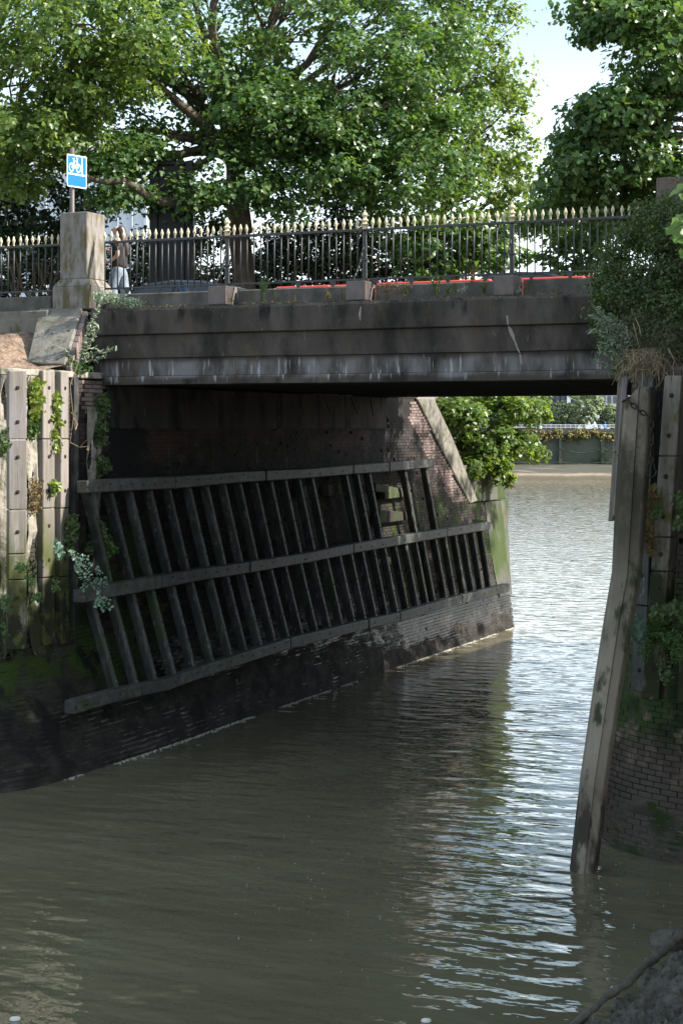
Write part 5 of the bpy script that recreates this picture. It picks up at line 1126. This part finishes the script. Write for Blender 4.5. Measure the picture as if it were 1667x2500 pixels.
c = on(435, 700, 1, 3.6); car('dark car passing behind the railing left of the first post, only roof and windows showing', c[0], 3.6, 7.21, 4.2, 1.30, M['car_dark'], -1)
c = on(1245, 660, 1, 5.2); car('black car roof showing above the kerb behind the right railing post', c[0] + .1, 5.2, 7.21, 4.0, 1.36, M['car_black'], -1)
yb = 2.95; zt_ = 8.285
for (pa_, pc_, lab) in ((676, 806, 'red plastic barrier furthest left behind the parapet kerb'), (807, 856, 'red plastic barrier just left of the middle railing post'), (872, 1199, 'long red plastic barrier between the middle and right posts'), (1206, 1427, 'red plastic barrier right of the right railing post'), (1431, 1530, 'red plastic barrier running behind the ivy bush')):
    x0, x1 = on(pa_, 690, 1, yb)[0], on(pc_, 680, 1, yb)[0]; t = thing('road_barrier', lab, 'barrier', ((x0 + x1) / 2, yb, 7.21)); q = MB()
    part('panel', MB().hexa([(x0, yb - .2, 7.3), (x1, yb - .2, 7.3), (x1, yb + .2, 7.3), (x0, yb + .2, 7.3), (x0, yb - .07, zt_ - .1), (x1, yb - .07, zt_ - .1), (x1, yb + .07, zt_ - .1), (x0, yb + .07, zt_ - .1)]), M['red'], t, bevel=.02)
    part('top_bar', MB().box(x0 + .003, x1 - .003, yb - .06, yb + .06, zt_ - .098, zt_ + .02 * rng.uniform(0, 1)), M['red'], t, bevel=.02)
    for xx in (x0 + .1, x1 - .3): part('foot', MB().box(xx, xx + .2, yb - .28, yb + .28, 7.21, 7.298), M['black'], t, bevel=.01)

# ------------------------------------------------------------------ the dark gloss panel and the pale building beyond the trees
pt = thing('display_panel', 'tall black glossy panel standing behind the railing left of the plane trunk', 'panel', at_d(418, 745, 45.0)); Yp = 45.0
def obx(px0, px1, z0, z1, Ya, Yb): a = at_d(px0, HZ, Ya); b = at_d(px1, HZ, Ya); v = H_ * (Yb - Ya); return MB().prism([(a[0], a[1], z0), (b[0], b[1], z0), (b[0] + v[0], b[1] + v[1], z0), (a[0] + v[0], a[1] + v[1], z0)], (0, 0, z1 - z0))
zP = lambda py, Y: 5.6 + (HZ - py) / F * Y
part('frame', obx(365, 386, 7.2, zP(392, Yp), Yp, Yp + .5), M['dark_panel'], pt, bevel=.02); part('frame', obx(452, 472, 7.2, zP(392, Yp), Yp, Yp + .5), M['dark_panel'], pt, bevel=.02)
part('frame', obx(386.5, 451.5, zP(402, Yp), zP(392, Yp), Yp + .02, Yp + .48), M['dark_panel'], pt, bevel=.01)
part('screen', obx(386.5, 451.5, 7.4, zP(403, Yp), Yp + .06, Yp + .4), M['dark_panel'], pt, bevel=.01)
bl = thing('office_building', 'pale glazed office building glimpsed through the leaves on the left', 'building', at_d(120, HZ, 82)); 
part('wall', obx(-700, 366, 5, zP(330, 82), 82.6, 96), M['building'], bl)
for r_ in range(6):
    z0 = 8.0 + 3.1 * r_
    if z0 + 2.9 > zP(330, 82): break
    part('spandrel', obx(-700, 368, z0 - .42, z0 - .02, 82.3, 82.58), M['building'], bl)
    for k in range(30):
        x0 = -690 + k * 35; pb_ = part('window', obx(x0, x0 + 32.5, z0, z0 + 2.64, 82.42, 82.58), M['bglass'], bl)
for k in range(31): part('mullion', obx(-691.5 + k * 35 - 1, -691.5 + k * 35 + .5, 5.2, zP(332, 82), 82.2, 82.4), M['building'], bl)

# ------------------------------------------------------------------ the far bank of the river
Yf = 236.0
def fz(py, Y=Yf): return 5.6 + (HZ - py) / F * Y
def fbox(px0, px1, py1, py0, Ya, Yb): return obx(px0, px1, fz(py0, Ya), fz(py1, Ya), Ya, Yb)
bch = MB(); vs = []
for i in range(61):
    px = -600 + 60 * i
    for k, (Y, z) in enumerate(((208, -.3), (214, .12), (222, .55), (Yf + .5, 1.1))): q = at_d(px, HZ, Y); vs.append((q[0], q[1], z + .12 * vn(px * .05, k, 1.0)))
bch.add(vs, [[i * 4 + k, (i + 1) * 4 + k, (i + 1) * 4 + k + 1, i * 4 + k + 1] for i in range(60) for k in range(3)]); solo('beach', bch, M['beach'], kind='structure')
fwl = thing('river_wall', 'mossy river wall with timber posts along the far bank', 'wall', at_d(1420, HZ, Yf)); part('wall', fbox(-600, 3000, 1062, 1160, Yf, Yf + 6), M['farwall'], fwl)
part('coping', fbox(-600, 3000, 1047, 1061.5, Yf - .2, Yf + 6), M['panel'], fwl)
for k in range(-6, 7):
    px = 1367 + 103 * k; part('post', fbox(px - 3.5, px + 3.5, 1072, 1145, Yf - .6, Yf - .05), M['farwall'], fwl)
    for (ya, yc) in ((1095, 1112), (1128, 1120)):
        pts = [at_d(px + 103 * t, ya + (yc - ya) * 4 * t * (1 - t) * (1 if ya < 1110 else -1) * .6, Yf - .7) for t in np.linspace(0, 1, 9)]
        part('chain', MB().tube(pts, .05, 5), M['panel'], fwl)
frl = thing('far_railing', 'white railing along the top of the far river wall', 'railing', at_d(1420, HZ, Yf + 1))
for y in (1037.5, 1043): part('rail', fbox(-300, 2600, y - .9, y + .6, Yf + 1, Yf + 1.1), M['white'], frl)
for k in range(60): px = 900 + 12 * k; part('post', fbox(px - .6, px + .6, 1036, 1047, Yf + 1.12, Yf + 1.2), M['white'], frl)
solo('embankment', obx(-600, 3000, 2.0, fz(1047.5), Yf + 6.05, Yf + 500), M['paving'], kind='structure')
for i, px in enumerate(range(1230, 1560, 22)):
    w = rng.uniform(10, 20); c = at_d(px, 1062 + rng.uniform(-4, 5), Yf - .4)
    t = thing('wall_shrub', 'ochre bush growing on top of the far river wall', 'bush', c, 'ochre bushes along the far river wall'); P, Nn, _ = clump_cloud([(c, (w / 18, .5, .75), 14)], 26, .35); leaves('foliage', P, Nn, .26, T_OVAL, M['leaf_ochre'], t)
for (px, py, rx, rz, lab) in ((1365, 1012, 26, 26, 'round clipped tree on the far bank, left of the tall one'), (1425, 996, 56, 46, 'largest round tree on the far bank, in the middle of the gap'), (1493, 1017, 30, 27, 'round clipped tree on the far bank close to the slim post'), (1300, 1010, 40, 36, 'far bank tree half hidden behind the overhanging bush')):
    Y = Yf + 14; c = at_d(px, py, Y); k = Y / F; t = thing('far_tree', lab, 'tree', (c[0], c[1], fz(1047, Y)))
    P, Nn, _ = clump_cloud([(c, (rx * k, rx * k, rz * k), 150)], 34, .5, bias=.25); leaves('crown', P, Nn, .38, T_OVAL, M['leaf_far'], t); part('trunk', MB().tube([(c[0], c[1], fz(1050, Y)), c], .25, 7), M['bark'], t)
for (x0, x1, y1, m_, lab) in ((1100, 1408, 900, 'far_dark', 'dark blue-grey building behind the far bank trees'), (1409, 1700, 880, 'building', 'pale building at the right of the far bank trees')):
    t = thing('far_building', lab, 'building', at_d((x0 + x1) / 2, HZ, Yf + 40)); Y = Yf + 40; part('wall', obx(x0, x1, 3, fz(y1, Y), Y, Y + 15), M[m_], t)
    for r_ in range(4):
        for k in range(int((x1 - x0) / 14)): a = x0 + 3 + 14 * k; part('window', obx(a, a + 9, fz(985 - 24 * r_, Y), fz(967 - 24 * r_, Y), Y - .2, Y - .02), M['glass'] if m_ == 'building' else M['bglass'] if k % 5 == 0 else M['far_dark'], t)
for (px, m_, lab) in ((1450, 'white', 'distant person in white behind the far railing'), (1462, 'shirt', 'distant person in dark clothes behind the far railing'), (1476, 'blue', 'distant person in light blue behind the far railing'), (1318, 'white', 'distant person in white near the overhanging bush on the far bank')):
    Y = Yf + 3; c = at_d(px, 1046, Y); t = thing('person', lab, 'person', (c[0], c[1], fz(1047, Y)))
    b0 = np.array([c[0], c[1], fz(1060, Y)]); part('body', MB().lathe([(.0, 0), (.16, .02), (.15, .5), (.2, .8), (.24, 1.15), (.2, 1.3), (.07, 1.36), (.07, 1.42), (.11, 1.5), (.1, 1.62), (0, 1.68)], b0, 8), M[m_], t, smooth=True)
